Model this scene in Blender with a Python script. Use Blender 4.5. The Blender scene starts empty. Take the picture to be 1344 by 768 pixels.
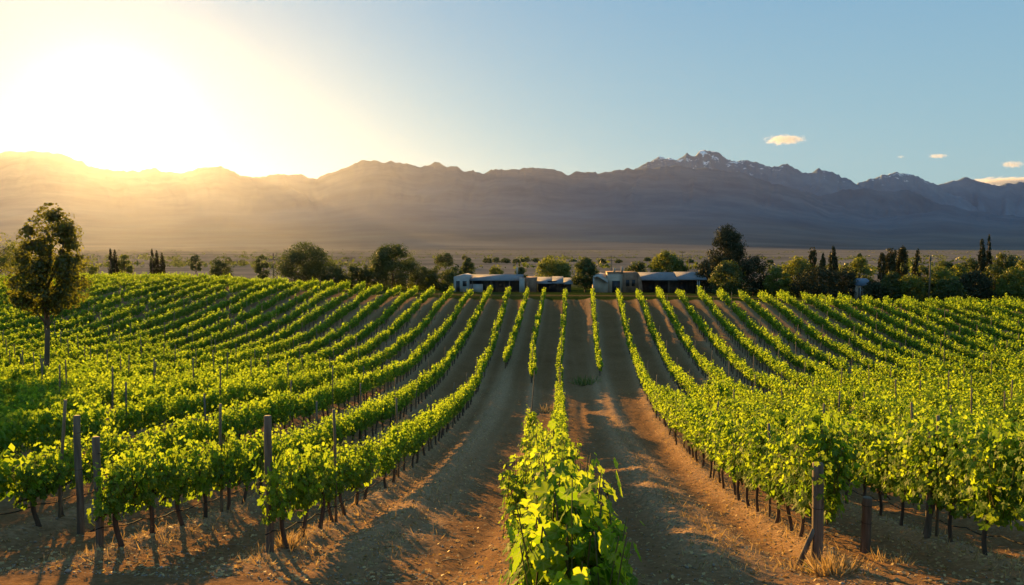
import bpy, math, random
import numpy as np

# ------------------------------------------------------------------ camera, sky, sun, exposure
scene = bpy.context.scene
C = scene.collection
CZ = 9.2                                  # camera height above the dip of the vineyard
FPX, CX, HY = 1055.0, 672.0, 323.0        # focal length, centre column and horizon row of the photograph, in its pixels
YAW = math.radians(3.4)                   # the camera looks a little left of the direction of the vine rows
R = math.radians

cam_d = bpy.data.cameras.new('camera')
cam = bpy.data.objects.new('camera', cam_d)
C.objects.link(cam)
cam.location = (0, 0, CZ)
cam.rotation_euler = (R(90) - math.atan((384 - HY) / FPX), 0, YAW)
cam_d.sensor_width = 36
cam_d.lens = 36 * FPX / 1344
cam_d.clip_start = 0.05
cam_d.clip_end = 60000
scene.camera = cam

SUN_EL, SUN_AZ = R(7.4), R(-29.6)         # azimuth clockwise from the rows (+y)
SUN_DIR = np.array([math.sin(SUN_AZ) * math.cos(SUN_EL), math.cos(SUN_AZ) * math.cos(SUN_EL), math.sin(SUN_EL)])

world = bpy.data.worlds.new('World')
scene.world = world
world.use_nodes = True
wn = world.node_tree
wn.nodes.clear()
w_out = wn.nodes.new('ShaderNodeOutputWorld')
w_bg = wn.nodes.new('ShaderNodeBackground')
w_sky = wn.nodes.new('ShaderNodeTexSky')
w_sky.sky_type = 'NISHITA'
w_sky.sun_disc = False
w_sky.sun_elevation = SUN_EL
w_sky.sun_rotation = SUN_AZ
w_sky.altitude = 700
w_sky.air_density = 1.3
w_sky.dust_density = 0.7
w_sky.ozone_density = 2.0
w_bg.inputs['Strength'].default_value = 0.075
# the sky is evened out a little, as the photograph's exposure did, and the bright aureole of the low sun added round its direction
w_gm = wn.nodes.new('ShaderNodeGamma'); w_gm.inputs['Gamma'].default_value = 0.06
w_mul = wn.nodes.new('ShaderNodeMix'); w_mul.data_type = 'RGBA'; w_mul.blend_type = 'MULTIPLY'
w_mul.inputs['Factor'].default_value = 1.0; w_mul.inputs['B'].default_value = (0.71, 1.44, 2.10, 1)
w_tc = wn.nodes.new('ShaderNodeTexCoord')
# warmer, paler air low over the horizon
w_sep = wn.nodes.new('ShaderNodeSeparateXYZ')
w_el = wn.nodes.new('ShaderNodeValToRGB')
w_el.color_ramp.elements[0].position = 0.04; w_el.color_ramp.elements[0].color = (0.98, 0.80, 0.60, 1)
w_el.color_ramp.elements[1].position = 0.34; w_el.color_ramp.elements[1].color = (0.52, 0.575, 0.60, 1)
w_em = wn.nodes.new('ShaderNodeMix'); w_em.data_type = 'RGBA'; w_em.blend_type = 'MULTIPLY'; w_em.inputs['Factor'].default_value = 1.0
w_e2 = wn.nodes.new('ShaderNodeVectorMath'); w_e2.operation = 'SCALE'; w_e2.inputs['Scale'].default_value = 1.66
w_nrm = wn.nodes.new('ShaderNodeVectorMath'); w_nrm.operation = 'NORMALIZE'
w_dot = wn.nodes.new('ShaderNodeVectorMath'); w_dot.operation = 'DOT_PRODUCT'; w_dot.inputs[1].default_value = tuple(SUN_DIR)
w_ac = wn.nodes.new('ShaderNodeMath'); w_ac.operation = 'ARCCOSINE'
w_ramp = wn.nodes.new('ShaderNodeMapRange'); w_ramp.inputs['From Min'].default_value = 0.0; w_ramp.inputs['From Max'].default_value = R(11)
w_cr = wn.nodes.new('ShaderNodeValToRGB')
HALO = [(0.0, (1.0, 0.88, 0.66)), (0.30, (0.80, 0.60, 0.34)), (0.45, (0.30, 0.17, 0.06)), (0.65, (0.10, 0.045, 0.01)), (1.0, (0, 0, 0))]
for k, (p_, c_) in enumerate(HALO):
    e_ = w_cr.color_ramp.elements[k] if k < 2 else w_cr.color_ramp.elements.new(p_)
    e_.position = p_; e_.color = (*c_, 1)
for k, (p_, c_) in enumerate(HALO):
    w_cr.color_ramp.elements[k].position = p_; w_cr.color_ramp.elements[k].color = (*c_, 1)
w_cr.color_ramp.interpolation = 'B_SPLINE'
w_hs = wn.nodes.new('ShaderNodeVectorMath'); w_hs.operation = 'SCALE'; w_hs.inputs['Scale'].default_value = 5.2
w_add = wn.nodes.new('ShaderNodeVectorMath'); w_add.operation = 'ADD'
for a_, b_ in ((w_sky.outputs[0], w_gm.inputs['Color']), (w_gm.outputs[0], w_mul.inputs['A']), (w_tc.outputs['Generated'], w_nrm.inputs[0]),
               (w_nrm.outputs[0], w_dot.inputs[0]), (w_dot.outputs['Value'], w_ac.inputs[0]), (w_ac.outputs[0], w_ramp.inputs['Value']),
               (w_ramp.outputs[0], w_cr.inputs[0]), (w_cr.outputs[0], w_hs.inputs[0]), (w_nrm.outputs[0], w_sep.inputs[0]), (w_sep.outputs['Z'], w_el.inputs[0]), (w_mul.outputs['Result'], w_em.inputs['A']),
               (w_el.outputs[0], w_em.inputs['B']), (w_em.outputs['Result'], w_e2.inputs[0]), (w_e2.outputs[0], w_add.inputs[0]),
               (w_hs.outputs[0], w_add.inputs[1]), (w_add.outputs[0], w_bg.inputs['Color'])):
    wn.links.new(a_, b_)
wn.links.new(w_bg.outputs[0], w_out.inputs['Surface'])

sun_d = bpy.data.lights.new('sun', 'SUN')
sun_d.energy = 5.0
sun_d.angle = R(0.53)
sun_d.color = (1.0, 0.53, 0.13)
sun = bpy.data.objects.new('sun', sun_d)
C.objects.link(sun)
import mathutils
sun.rotation_euler = mathutils.Vector(SUN_DIR).to_track_quat('Z', 'Y').to_euler()
sun.location = (-60, 100, 60)

scene.view_settings.view_transform = 'Standard'
scene.view_settings.look = 'None'
scene.view_settings.gamma = 1.0
scene.view_settings.use_curve_mapping = False
scene.view_settings.exposure = 1.9
HAZE_DENSITY = 0.108e-4
HAZE_G = 0.74

cy = scene.cycles
cy.max_bounces = 6
cy.diffuse_bounces = 3
cy.glossy_bounces = 2
cy.transmission_bounces = 4
cy.transparent_max_bounces = 6
cy.volume_bounces = 0
cy.caustics_reflective = False
cy.caustics_refractive = False
cy.use_denoising = True
try:
    cy.denoiser = 'OPENIMAGEDENOISE'
except Exception:
    pass

rng = np.random.default_rng(11)
random.seed(11)

# ------------------------------------------------------------------ helpers
def lerp(a, b, t):
    return a + (b - a) * t

_LAT = np.random.default_rng(5).random((256, 256))
def vnoise(x, y):
    x = np.asarray(x, float); y = np.asarray(y, float)
    xi = np.floor(x).astype(np.int64); yi = np.floor(y).astype(np.int64)
    fx = x - xi; fy = y - yi
    fx = fx * fx * (3 - 2 * fx); fy = fy * fy * (3 - 2 * fy)
    a = _LAT[xi & 255, yi & 255]; b = _LAT[(xi + 1) & 255, yi & 255]
    c = _LAT[xi & 255, (yi + 1) & 255]; d = _LAT[(xi + 1) & 255, (yi + 1) & 255]
    return lerp(lerp(a, b, fx), lerp(c, d, fx), fy)

def fbm(x, y, o=4, gain=0.5):
    s = 0.0; a = 1.0; n = 0.0
    for i in range(o):
        s = s + a * vnoise(np.asarray(x) * 2 ** i + 17.3 * i, np.asarray(y) * 2 ** i + 9.1 * i)
        n += a; a *= gain
    return s / n

def smooth(e0, e1, x):
    t = np.clip((np.asarray(x, float) - e0) / (e1 - e0), 0, 1)
    return t * t * (3 - 2 * t)

def prop(o, label=None, cat=None, group=None, kind=None):
    if label: o['label'] = label
    if cat: o['category'] = cat
    if group: o['group'] = group
    if kind: o['kind'] = kind
    return o

def link(o, parent=None, loc=None):
    C.objects.link(o)
    if parent is not None: o.parent = parent
    if loc is not None: o.location = loc
    return o

def empty(name, loc, rz=0, label=None, cat=None, group=None):
    o = bpy.data.objects.new(name, None)
    o.empty_display_size = 0.2
    link(o, None, loc)
    o.rotation_euler = (0, 0, rz)
    return prop(o, label, cat, group)

def np_mesh(name, verts, faces, mat=None, attrs=None, smooth_shade=False):
    """verts (n,3); faces a list of (m,k) index arrays"""
    me = bpy.data.meshes.new(name)
    verts = np.ascontiguousarray(verts, np.float32)
    me.vertices.add(len(verts))
    me.vertices.foreach_set('co', verts.ravel())
    faces = [np.asarray(f, np.int32) for f in faces if len(f)]
    idx = np.concatenate([f.ravel() for f in faces])
    tot = np.concatenate([np.full(len(f), f.shape[1], np.int32) for f in faces])
    start = np.concatenate([[0], np.cumsum(tot)[:-1]]).astype(np.int32)
    me.loops.add(len(idx)); me.loops.foreach_set('vertex_index', idx)
    me.polygons.add(len(tot))
    me.polygons.foreach_set('loop_start', start)
    me.polygons.foreach_set('loop_total', tot)
    if smooth_shade:
        me.polygons.foreach_set('use_smooth', np.ones(len(tot), bool))
    me.update(calc_edges=True)
    for k, v in (attrs or {}).items():
        at = me.attributes.new(k, 'FLOAT', 'POINT')
        at.data.foreach_set('value', np.ascontiguousarray(v, np.float32))
    if mat: me.materials.append(mat)
    return me

class MB:
    """collects boxes, tubes and slabs for one mesh"""
    def __init__(self):
        self.v = []; self.f3 = []; self.f4 = []; self.n = 0
    def add(self, v, f):
        self.v.append(np.asarray(v, float))
        for q in f:
            (self.f4 if len(q) == 4 else self.f3).append([i + self.n for i in q])
        self.n += len(v)
    def box(self, x0, x1, y0, y1, z0, z1):
        v = [(x0,y0,z0),(x1,y0,z0),(x1,y1,z0),(x0,y1,z0),(x0,y0,z1),(x1,y0,z1),(x1,y1,z1),(x0,y1,z1)]
        self.add(v, [(3,2,1,0),(4,5,6,7),(0,1,5,4),(1,2,6,5),(2,3,7,6),(3,0,4,7)])
        return self
    def prism(self, prof, x0, x1):
        """profile in (y,z) extruded along x"""
        n = len(prof)
        v = [(x0, p[0], p[1]) for p in prof] + [(x1, p[0], p[1]) for p in prof]
        f = [(i, (i + 1) % n, n + (i + 1) % n, n + i) for i in range(n)]
        for k in range(1, n - 1):
            f.append((0, k + 1, k)); f.append((n, n + k, n + k + 1))
        self.add(v, f); return self
    def prism_y(self, prof, y0, y1):
        """profile in (x,z) extruded along y"""
        n = len(prof)
        v = [(p[0], y0, p[1]) for p in prof] + [(p[0], y1, p[1]) for p in prof]
        f = [(i, n + i, n + (i + 1) % n, (i + 1) % n) for i in range(n)]
        for k in range(1, n - 1):
            f.append((0, k, k + 1)); f.append((n, n + k + 1, n + k))
        self.add(v, f); return self
    def tube(self, pts, rad, sides=6, cap=True):
        pts = np.asarray(pts, float); n = len(pts)
        rad = np.broadcast_to(np.asarray(rad, float), (n,))
        d = np.gradient(pts, axis=0)
        d /= np.linalg.norm(d, axis=1)[:, None] + 1e-9
        up = np.array([0, 0, 1.0]) if abs(d[:, 2]).mean() < 0.8 else np.array([1.0, 0, 0])
        a = np.cross(d, up); a /= np.linalg.norm(a, axis=1)[:, None] + 1e-9
        b = np.cross(d, a)
        th = np.arange(sides) * 2 * np.pi / sides
        ring = pts[:, None] + rad[:, None, None] * (a[:, None] * np.cos(th)[None, :, None] + b[:, None] * np.sin(th)[None, :, None])
        v = ring.reshape(-1, 3)
        f = []
        for i in range(n - 1):
            for j in range(sides):
                k = (j + 1) % sides
                f.append((i*sides+k, (i+1)*sides+k, (i+1)*sides+j, i*sides+j))
        if cap:
            v = np.vstack([v, pts[:1], pts[-1:]])
            m = n * sides
            for j in range(sides):
                k = (j + 1) % sides
                f.append((m, k, j)); f.append((m + 1, (n-1)*sides+j, (n-1)*sides+k))
        self.add(v, f); return self
    def mesh(self, name, mat, smooth_shade=False):
        fs = []
        if self.f4: fs.append(np.array(self.f4))
        if self.f3: fs.append(np.array(self.f3))
        return np_mesh(name, np.vstack(self.v), fs, mat, None, smooth_shade)
    def build(self, name, mat, parent=None, loc=None, smooth_shade=False):
        return link(bpy.data.objects.new(name, self.mesh(name, mat, smooth_shade)), parent, loc)

# ------------------------------------------------------------------ materials
def new_mat(name):
    m = bpy.data.materials.new(name); m.use_nodes = True
    m.node_tree.nodes.clear()
    return m, m.node_tree

def N(t, typ, **kw):
    n = t.nodes.new(typ)
    for k, v in kw.items():
        if k in n.inputs.keys(): n.inputs[k].default_value = v
        else: setattr(n, k, v)
    return n

def ramp(t, fac, stops):
    r = t.nodes.new('ShaderNodeValToRGB')
    e = r.color_ramp.elements
    while len(e) < len(stops): e.new(0.5)
    for i, (p, c) in enumerate(stops):
        e[i].position = p
        e[i].color = (*c, 1) if len(c) == 3 else c
    t.links.new(fac, r.inputs[0])
    return r.outputs[0]

def noise(t, scale, detail=4, rough=0.55, vec=None):
    n = N(t, 'ShaderNodeTexNoise', Scale=scale, Detail=detail, Roughness=rough)
    if vec is not None: t.links.new(vec, n.inputs['Vector'])
    return n.outputs['Fac']

def pos(t, scale=None):
    g = t.nodes.new('ShaderNodeNewGeometry').outputs['Position']
    if scale is None: return g
    m = N(t, 'ShaderNodeMapping'); m.inputs['Scale'].default_value = scale
    t.links.new(g, m.inputs['Vector']); return m.outputs[0]

def objpos(t, scale=None):
    g = t.nodes.new('ShaderNodeTexCoord').outputs['Object']
    if scale is None: return g
    m = N(t, 'ShaderNodeMapping'); m.inputs['Scale'].default_value = scale
    t.links.new(g, m.inputs['Vector']); return m.outputs[0]

def surf(name, stops, scale=3.0, rough=0.8, bump=0.0, bscale=None, stretch=None, spec=0.3, metal=0.0):
    m, t = new_mat(name)
    v = objpos(t, stretch)
    f = noise(t, scale, 5, 0.6, v)
    b = N(t, 'ShaderNodeBsdfPrincipled', Roughness=rough, Metallic=metal)
    b.inputs['Specular IOR Level'].default_value = spec
    t.links.new(ramp(t, f, stops), b.inputs['Base Color'])
    if bump:
        bn = N(t, 'ShaderNodeBump', Strength=1.0, Distance=bump)
        t.links.new(noise(t, bscale or scale * 3, 5, 0.6, v), bn.inputs['Height'])
        t.links.new(bn.outputs[0], b.inputs['Normal'])
    o = t.nodes.new('ShaderNodeOutputMaterial')
    t.links.new(b.outputs[0], o.inputs['Surface'])
    return m

def leaf_mat(name, lo, hi, tlo, thi, trans=0.5, gloss=0.05, veins=False, rough=0.45):
    """leaf: diffuse + light let through + a little gloss; 'tint' varies leaf by leaf"""
    m, t = new_mat(name)
    at = N(t, 'ShaderNodeAttribute', attribute_name='tint').outputs['Fac']
    col = ramp(t, at, [(0.0, lo), (0.75, hi), (1.0, tuple(min(1, c * 1.35) for c in hi))])
    tcol = ramp(t, at, [(0.0, tlo), (1.0, thi)])
    if veins:
        va = N(t, 'ShaderNodeAttribute', attribute_name='vein').outputs['Fac']
        pw = N(t, 'ShaderNodeMath', operation='POWER'); pw.inputs[1].default_value = 9.0
        t.links.new(va, pw.inputs[0])
        ml = N(t, 'ShaderNodeMath', operation='MULTIPLY'); ml.inputs[1].default_value = 0.55
        t.links.new(pw.outputs[0], ml.inputs[0])
        for k in range(2):
            mx = N(t, 'ShaderNodeMix', data_type='RGBA')
            t.links.new(ml.outputs[0], mx.inputs['Factor'])
            t.links.new(col if k == 0 else tcol, mx.inputs['A'])
            mx.inputs['B'].default_value = (0.36, 0.40, 0.12, 1)
            if k == 0: col = mx.outputs['Result']
            else: tcol = mx.outputs['Result']
    d = N(t, 'ShaderNodeBsdfDiffuse'); t.links.new(col, d.inputs[0])
    if veins:
        wr = N(t, 'ShaderNodeBump', Strength=0.6, Distance=0.006)
        t.links.new(noise(t, 55.0, 3, 0.6, objpos(t)), wr.inputs['Height']); t.links.new(wr.outputs[0], d.inputs['Normal'])
    tr = N(t, 'ShaderNodeBsdfTranslucent'); t.links.new(tcol, tr.inputs[0])
    g = N(t, 'ShaderNodeBsdfGlossy', Roughness=rough); g.inputs[0].default_value = (0.9, 0.9, 0.85, 1)
    m1 = N(t, 'ShaderNodeMixShader'); m1.inputs[0].default_value = trans
    m2 = N(t, 'ShaderNodeMixShader'); m2.inputs[0].default_value = gloss
    t.links.new(d.outputs[0], m1.inputs[1]); t.links.new(tr.outputs[0], m1.inputs[2])
    t.links.new(m1.outputs[0], m2.inputs[1]); t.links.new(g.outputs[0], m2.inputs[2])
    o = t.nodes.new('ShaderNodeOutputMaterial')
    t.links.new(m2.outputs[0], o.inputs['Surface'])
    return m

M = {}
M['vine'] = leaf_mat('vine_leaf', (0.018, 0.062, 0.006), (0.062, 0.155, 0.012), (0.15, 0.34, 0.006), (0.66, 0.88, 0.025), 0.46, 0.008, True)
M['bark'] = surf('vine_bark', [(0.3, (0.045, 0.03, 0.022)), (0.7, (0.12, 0.085, 0.06))], 9, 0.9, 0.012, 25, (1, 1, 0.25))
M['cane'] = surf('green_cane', [(0.3, (0.07, 0.09, 0.018)), (0.7, (0.12, 0.075, 0.032))], 6, 0.7)
M['post'] = surf('weathered_wood', [(0.25, (0.06, 0.047, 0.035)), (0.55, (0.15, 0.118, 0.088)), (0.8, (0.27, 0.22, 0.165))], 7, 0.9, 0.006, 30, (3, 3, 0.25))
M['stake'] = surf('pale_stake_wood', [(0.3, (0.10, 0.072, 0.045)), (0.7, (0.24, 0.185, 0.12))], 5, 0.85, 0.003, 30, (3, 3, 0.3))
M['hose'] = surf('black_hose', [(0.3, (0.02, 0.02, 0.02)), (0.7, (0.05, 0.045, 0.04))], 5, 0.85, spec=0.05)
M['trunk'] = surf('tree_bark', [(0.3, (0.06, 0.045, 0.03)), (0.7, (0.16, 0.12, 0.085))], 4, 0.95, 0.03, 12, (1, 1, 0.2))
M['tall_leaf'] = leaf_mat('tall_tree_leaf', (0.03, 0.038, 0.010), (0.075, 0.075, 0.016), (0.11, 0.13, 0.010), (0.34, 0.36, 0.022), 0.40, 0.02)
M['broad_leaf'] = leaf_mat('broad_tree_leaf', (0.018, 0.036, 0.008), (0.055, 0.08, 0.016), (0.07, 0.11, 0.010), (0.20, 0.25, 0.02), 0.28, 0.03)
M['gold_leaf'] = leaf_mat('yellow_green_leaf', (0.035, 0.06, 0.010), (0.11, 0.135, 0.018), (0.14, 0.19, 0.012), (0.42, 0.46, 0.03), 0.36, 0.03)  # yellower leaf, also puts low sun into the colour of trees labelled sunlit
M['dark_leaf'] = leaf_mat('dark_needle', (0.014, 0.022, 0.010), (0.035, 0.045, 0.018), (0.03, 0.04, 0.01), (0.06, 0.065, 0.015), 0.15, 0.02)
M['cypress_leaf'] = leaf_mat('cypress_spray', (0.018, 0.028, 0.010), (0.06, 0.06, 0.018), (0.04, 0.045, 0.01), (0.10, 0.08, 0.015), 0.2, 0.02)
M['straw'] = leaf_mat('dry_grass', (0.22, 0.15, 0.06), (0.48, 0.36, 0.17), (0.28, 0.18, 0.05), (0.5, 0.36, 0.14), 0.35, 0.02)
M['weed'] = leaf_mat('weed_leaf', (0.06, 0.09, 0.02), (0.13, 0.16, 0.04), (0.14, 0.2, 0.03), (0.25, 0.28, 0.05), 0.4, 0.03)
M['stone'] = surf('stone', [(0.3, (0.16, 0.13, 0.10)), (0.7, (0.36, 0.31, 0.26))], 2.0, 0.9, 0.01, 12)
M['white'] = surf('white_paint', [(0.3, (0.26, 0.25, 0.24)), (0.7, (0.40, 0.39, 0.37))], 0.6, 0.7)
M['cream'] = surf('cream_plaster', [(0.3, (0.34, 0.27, 0.21)), (0.7, (0.48, 0.40, 0.32))], 0.8, 0.85)
M['brick'] = surf('brown_brick', [(0.3, (0.16, 0.09, 0.06)), (0.7, (0.28, 0.17, 0.11))], 1.5, 0.9, 0.01, 9)
M['dark_wall'] = surf('dark_boards', [(0.3, (0.035, 0.03, 0.026)), (0.7, (0.08, 0.065, 0.055))], 1.0, 0.85, 0, None, (4, 4, 0.4))
M['opening'] = surf('dark_glass', [(0.3, (0.010, 0.010, 0.012)), (0.7, (0.03, 0.03, 0.035))], 0.8, 0.35)
def roof_mat(name, a, b, axis=0):
    m, t = new_mat(name)
    v = objpos(t)
    w = N(t, 'ShaderNodeTexWave', Scale=2.6, bands_direction='X'); t.links.new(v, w.inputs['Vector'])
    st = noise(t, 0.5, 5, 0.65, v)
    bs = N(t, 'ShaderNodeBsdfPrincipled', Roughness=0.75, Metallic=0.0)
    t.links.new(ramp(t, st, [(0.3, a), (0.7, b)]), bs.inputs['Base Color'])
    bn = N(t, 'ShaderNodeBump', Strength=0.7, Distance=0.05)
    t.links.new(w.outputs['Fac'], bn.inputs['Height']); t.links.new(bn.outputs[0], bs.inputs['Normal'])
    o = t.nodes.new('ShaderNodeOutputMaterial'); t.links.new(bs.outputs[0], o.inputs['Surface'])
    return m
M['roof'] = roof_mat('grey_sheet_roof', (0.12, 0.13, 0.15), (0.22, 0.23, 0.25))
M['blue_roof'] = roof_mat('blue_grey_roof', (0.07, 0.11, 0.17), (0.12, 0.17, 0.24))
M['pole'] = surf('pole_wood', [(0.3, (0.10, 0.08, 0.06)), (0.7, (0.2, 0.16, 0.12))], 2, 0.9, 0, None, (3, 3, 0.2))
M['ceramic'] = surf('insulator', [(0.3, (0.10, 0.07, 0.05)), (0.7, (0.16, 0.11, 0.08))], 4, 0.3)

def ground_mat():
    m, t = new_mat('vineyard_soil')
    p = pos(t)
    def A(n): return N(t, 'ShaderNodeAttribute', attribute_name=n).outputs['Fac']
    def mix(f, a, b):
        x = N(t, 'ShaderNodeMix', data_type='RGBA')
        t.links.new(f, x.inputs['Factor']); t.links.new(a, x.inputs['A']); t.links.new(b, x.inputs['B'])
        return x.outputs['Result']
    big = noise(t, 0.35, 5, 0.6, p)
    fine = noise(t, 9.0, 6, 0.7, p)
    clod = noise(t, 38.0, 4, 0.7, p)
    soil = ramp(t, fine, [(0.30, (0.085, 0.045, 0.020)), (0.5, (0.185, 0.108, 0.052)), (0.72, (0.33, 0.21, 0.112))])
    damp = ramp(t, big, [(0.3, (0.125, 0.072, 0.033)), (0.7, (0.25, 0.152, 0.078))])
    x = N(t, 'ShaderNodeMix', data_type='RGBA'); x.inputs['Factor'].default_value = 0.45
    t.links.new(soil, x.inputs['A']); t.links.new(damp, x.inputs['B'])
    base = x.outputs['Result']
    # loose dry earth and straw on the raised strip under the vines
    berm = ramp(t, fine, [(0.3, (0.19, 0.123, 0.066)), (0.65, (0.40, 0.278, 0.165))])
    base = mix(A('berm'), base, berm)
    # the two wheel tracks of a lane: packed, smoother earth
    track = ramp(t, noise(t, 4.0, 4, 0.6, p), [(0.3, (0.17, 0.10, 0.049)), (0.7, (0.27, 0.17, 0.09))])
    base = mix(A('rut'), base, track)
    verge = ramp(t, noise(t, 1.1, 6, 0.7, p), [(0.38, (0.018, 0.032, 0.006)), (0.58, (0.036, 0.05, 0.010)), (0.78, (0.065, 0.055, 0.024))])  # verge grass, its green darkened to carry shade of trees and row ends
    base = mix(A('verge'), base, verge)
    # the dry plain: pale grass, darker scrub, a few tilled strips
    s1 = noise(t, 1.0, 6, 0.62, pos(t, (0.004, 0.011, 1)))
    s2 = noise(t, 1.0, 5, 0.7, pos(t, (0.03, 0.05, 1)))
    plain = ramp(t, s1, [(0.33, (0.08, 0.075, 0.065)), (0.5, (0.17, 0.155, 0.135)), (0.66, (0.26, 0.235, 0.20))])
    scrub = ramp(t, s2, [(0.45, (0.15, 0.14, 0.12)), (0.62, (0.045, 0.045, 0.036))])
    y = N(t, 'ShaderNodeMix', data_type='RGBA'); y.inputs['Factor'].default_value = 0.35
    t.links.new(plain, y.inputs['A']); t.links.new(scrub, y.inputs['B'])
    base = mix(A('plain'), base, y.outputs['Result'])
    b = N(t, 'ShaderNodeBsdfPrincipled', Roughness=0.95)
    b.inputs['Specular IOR Level'].default_value = 0.0
    t.links.new(base, b.inputs['Base Color'])
    b1 = N(t, 'ShaderNodeBump', Strength=0.8, Distance=0.05)
    t.links.new(fine, b1.inputs['Height'])
    b2 = N(t, 'ShaderNodeBump', Strength=0.7, Distance=0.018)
    t.links.new(clod, b2.inputs['Height']); t.links.new(b1.outputs[0], b2.inputs['Normal'])
    t.links.new(b2.outputs[0], b.inputs['Normal'])
    o = t.nodes.new('ShaderNodeOutputMaterial'); t.links.new(b.outputs[0], o.inputs['Surface'])
    return m
M['ground'] = ground_mat()

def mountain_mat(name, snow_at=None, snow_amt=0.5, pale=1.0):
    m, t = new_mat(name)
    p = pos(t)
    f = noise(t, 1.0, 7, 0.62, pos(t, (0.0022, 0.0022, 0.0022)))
    col = ramp(t, f, [(q_, tuple(pale * w_ for w_ in c_)) for q_, c_ in [(0.3, (0.066, 0.096, 0.135)), (0.5, (0.09, 0.125, 0.165)), (0.7, (0.125, 0.158, 0.195))]])  # rock tinted blue, and paler on far copies, to carry distance haze
    if snow_at:
        sx = N(t, 'ShaderNodeSeparateXYZ'); t.links.new(p, sx.inputs[0])
        mr = N(t, 'ShaderNodeMapRange'); mr.inputs['From Min'].default_value = snow_at[0]; mr.inputs['From Max'].default_value = snow_at[1]
        t.links.new(sx.outputs['Z'], mr.inputs['Value'])
        n2 = noise(t, 1.0, 8, 0.72, pos(t, (0.010, 0.010, 0.0034)))
        ad = N(t, 'ShaderNodeMath', operation='MULTIPLY_ADD')
        t.links.new(mr.outputs[0], ad.inputs[0]); ad.inputs[1].default_value = snow_amt; t.links.new(n2, ad.inputs[2])
        k = ramp(t, ad.outputs[0], [(0.655, (0, 0, 0)), (0.72, (1, 1, 1))])
        mx = N(t, 'ShaderNodeMix', data_type='RGBA')
        t.links.new(k, mx.inputs['Factor']); t.links.new(col, mx.inputs['A']); mx.inputs['B'].default_value = (0.8, 0.82, 0.85, 1)
        col = mx.outputs['Result']
    # the dry grass of the plain reaches up the gravel fans at the foot
    sz = N(t, 'ShaderNodeSeparateXYZ'); t.links.new(p, sz.inputs[0])
    fm = N(t, 'ShaderNodeMapRange'); fm.inputs['From Min'].default_value = 230; fm.inputs['From Max'].default_value = 10
    wob = noise(t, 1.0, 4, 0.6, pos(t, (0.0012, 0.0012, 0.0012)))
    wm = N(t, 'ShaderNodeMath', operation='MULTIPLY_ADD'); t.links.new(wob, wm.inputs[0]); wm.inputs[1].default_value = 260.0
    t.links.new(sz.outputs['Z'], wm.inputs[2])
    sb = N(t, 'ShaderNodeMath', operation='SUBTRACT'); t.links.new(wm.outputs[0], sb.inputs[0]); sb.inputs[1].default_value = 120.0
    t.links.new(sb.outputs[0], fm.inputs['Value'])
    fan = ramp(t, noise(t, 1.0, 5, 0.6, pos(t, (0.0016, 0.0022, 0.006))), [(0.35, (0.085, 0.085, 0.088)), (0.65, (0.15, 0.145, 0.14))])
    mf = N(t, 'ShaderNodeMix', data_type='RGBA')
    t.links.new(fm.outputs[0], mf.inputs['Factor']); t.links.new(col, mf.inputs['A']); t.links.new(fan, mf.inputs['B'])
    col = mf.outputs['Result']
    b = N(t, 'ShaderNodeBsdfPrincipled', Roughness=0.95); b.inputs['Specular IOR Level'].default_value = 0.0
    t.links.new(col, b.inputs['Base Color'])
    o = t.nodes.new('ShaderNodeOutputMaterial'); t.links.new(b.outputs[0], o.inputs['Surface'])
    return m

# ------------------------------------------------------------------ rows of the vineyard
ORD = ['zeroth', 'first', 'second', 'third', 'fourth', 'fifth', 'sixth', 'seventh', 'eighth', 'ninth', 'tenth', 'eleventh', 'twelfth',
       'thirteenth', 'fourteenth', 'fifteenth', 'sixteenth', 'seventeenth', 'eighteenth', 'nineteenth', 'twentieth']
def far_end(x):
    return 98.0 + 13.0 * smooth(-8, -60, x) + 0.0 * x
ROWS = []
def row(key, ys, xs, y0, y1, gaps=(), vigour=1.0):
    ROWS.append(dict(key=key, ys=ys, xs=xs, y0=y0, y1=y1, gaps=gaps, vig=vigour))
row('central', (3, 18, 60, 97), (0.0, 0.0, 0.0, 0.75), 3.3, 97.5, ((47.5, 49.8), (52, 54.5)))
row('beside', (8, 12, 18, 25, 45, 70, 97), (-0.28, -0.33, -0.50, -0.82, -1.6, -2.3, -1.85), 8.4, 97, ((22.5, 27), (28.5, 44), (45.5, 56)))
row('bare_left', (12, 45, 64, 97), (-2.9, -3.9, -4.2, -3.85), 62.0, 97)
row('bare_right', (12, 45, 64, 97), (2.6, 2.9, 3.1, 3.9), 60.0, 97)
for k in range(31):
    a = 4.2 + 2.5 * k; b = 6.2 + 2.32 * k
    y0 = 11.05 if k == 0 else 10.95 if k == 1 else max(10.5, a * 1.15 - 3)
    xs = (-a, -(a + 0.45 * (b - a)), -b, -b) if k else (-4.2, -5.0, -5.75, -6.2)
    row(('left', k + 1), (12, 31, 63, 97), xs, y0, float(far_end(-b)))
for k in range(24):
    a = 4.1 + 2.5 * k; b = 6.9 + 2.4 * k
    y0 = 12.2 if k == 0 else 11.0 if k == 1 else max(10.5, a * 1.45 - 3)
    xs = (a, lerp(a, b, 0.38), lerp(a, b, 0.72), b)
    row(('right', k + 1), (12, 40, 68, 97), xs, y0, 96.5 + (k % 3) * 0.5)
def row_x(r, y): 
    return np.interp(y, r['ys'], r['xs'])

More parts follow.
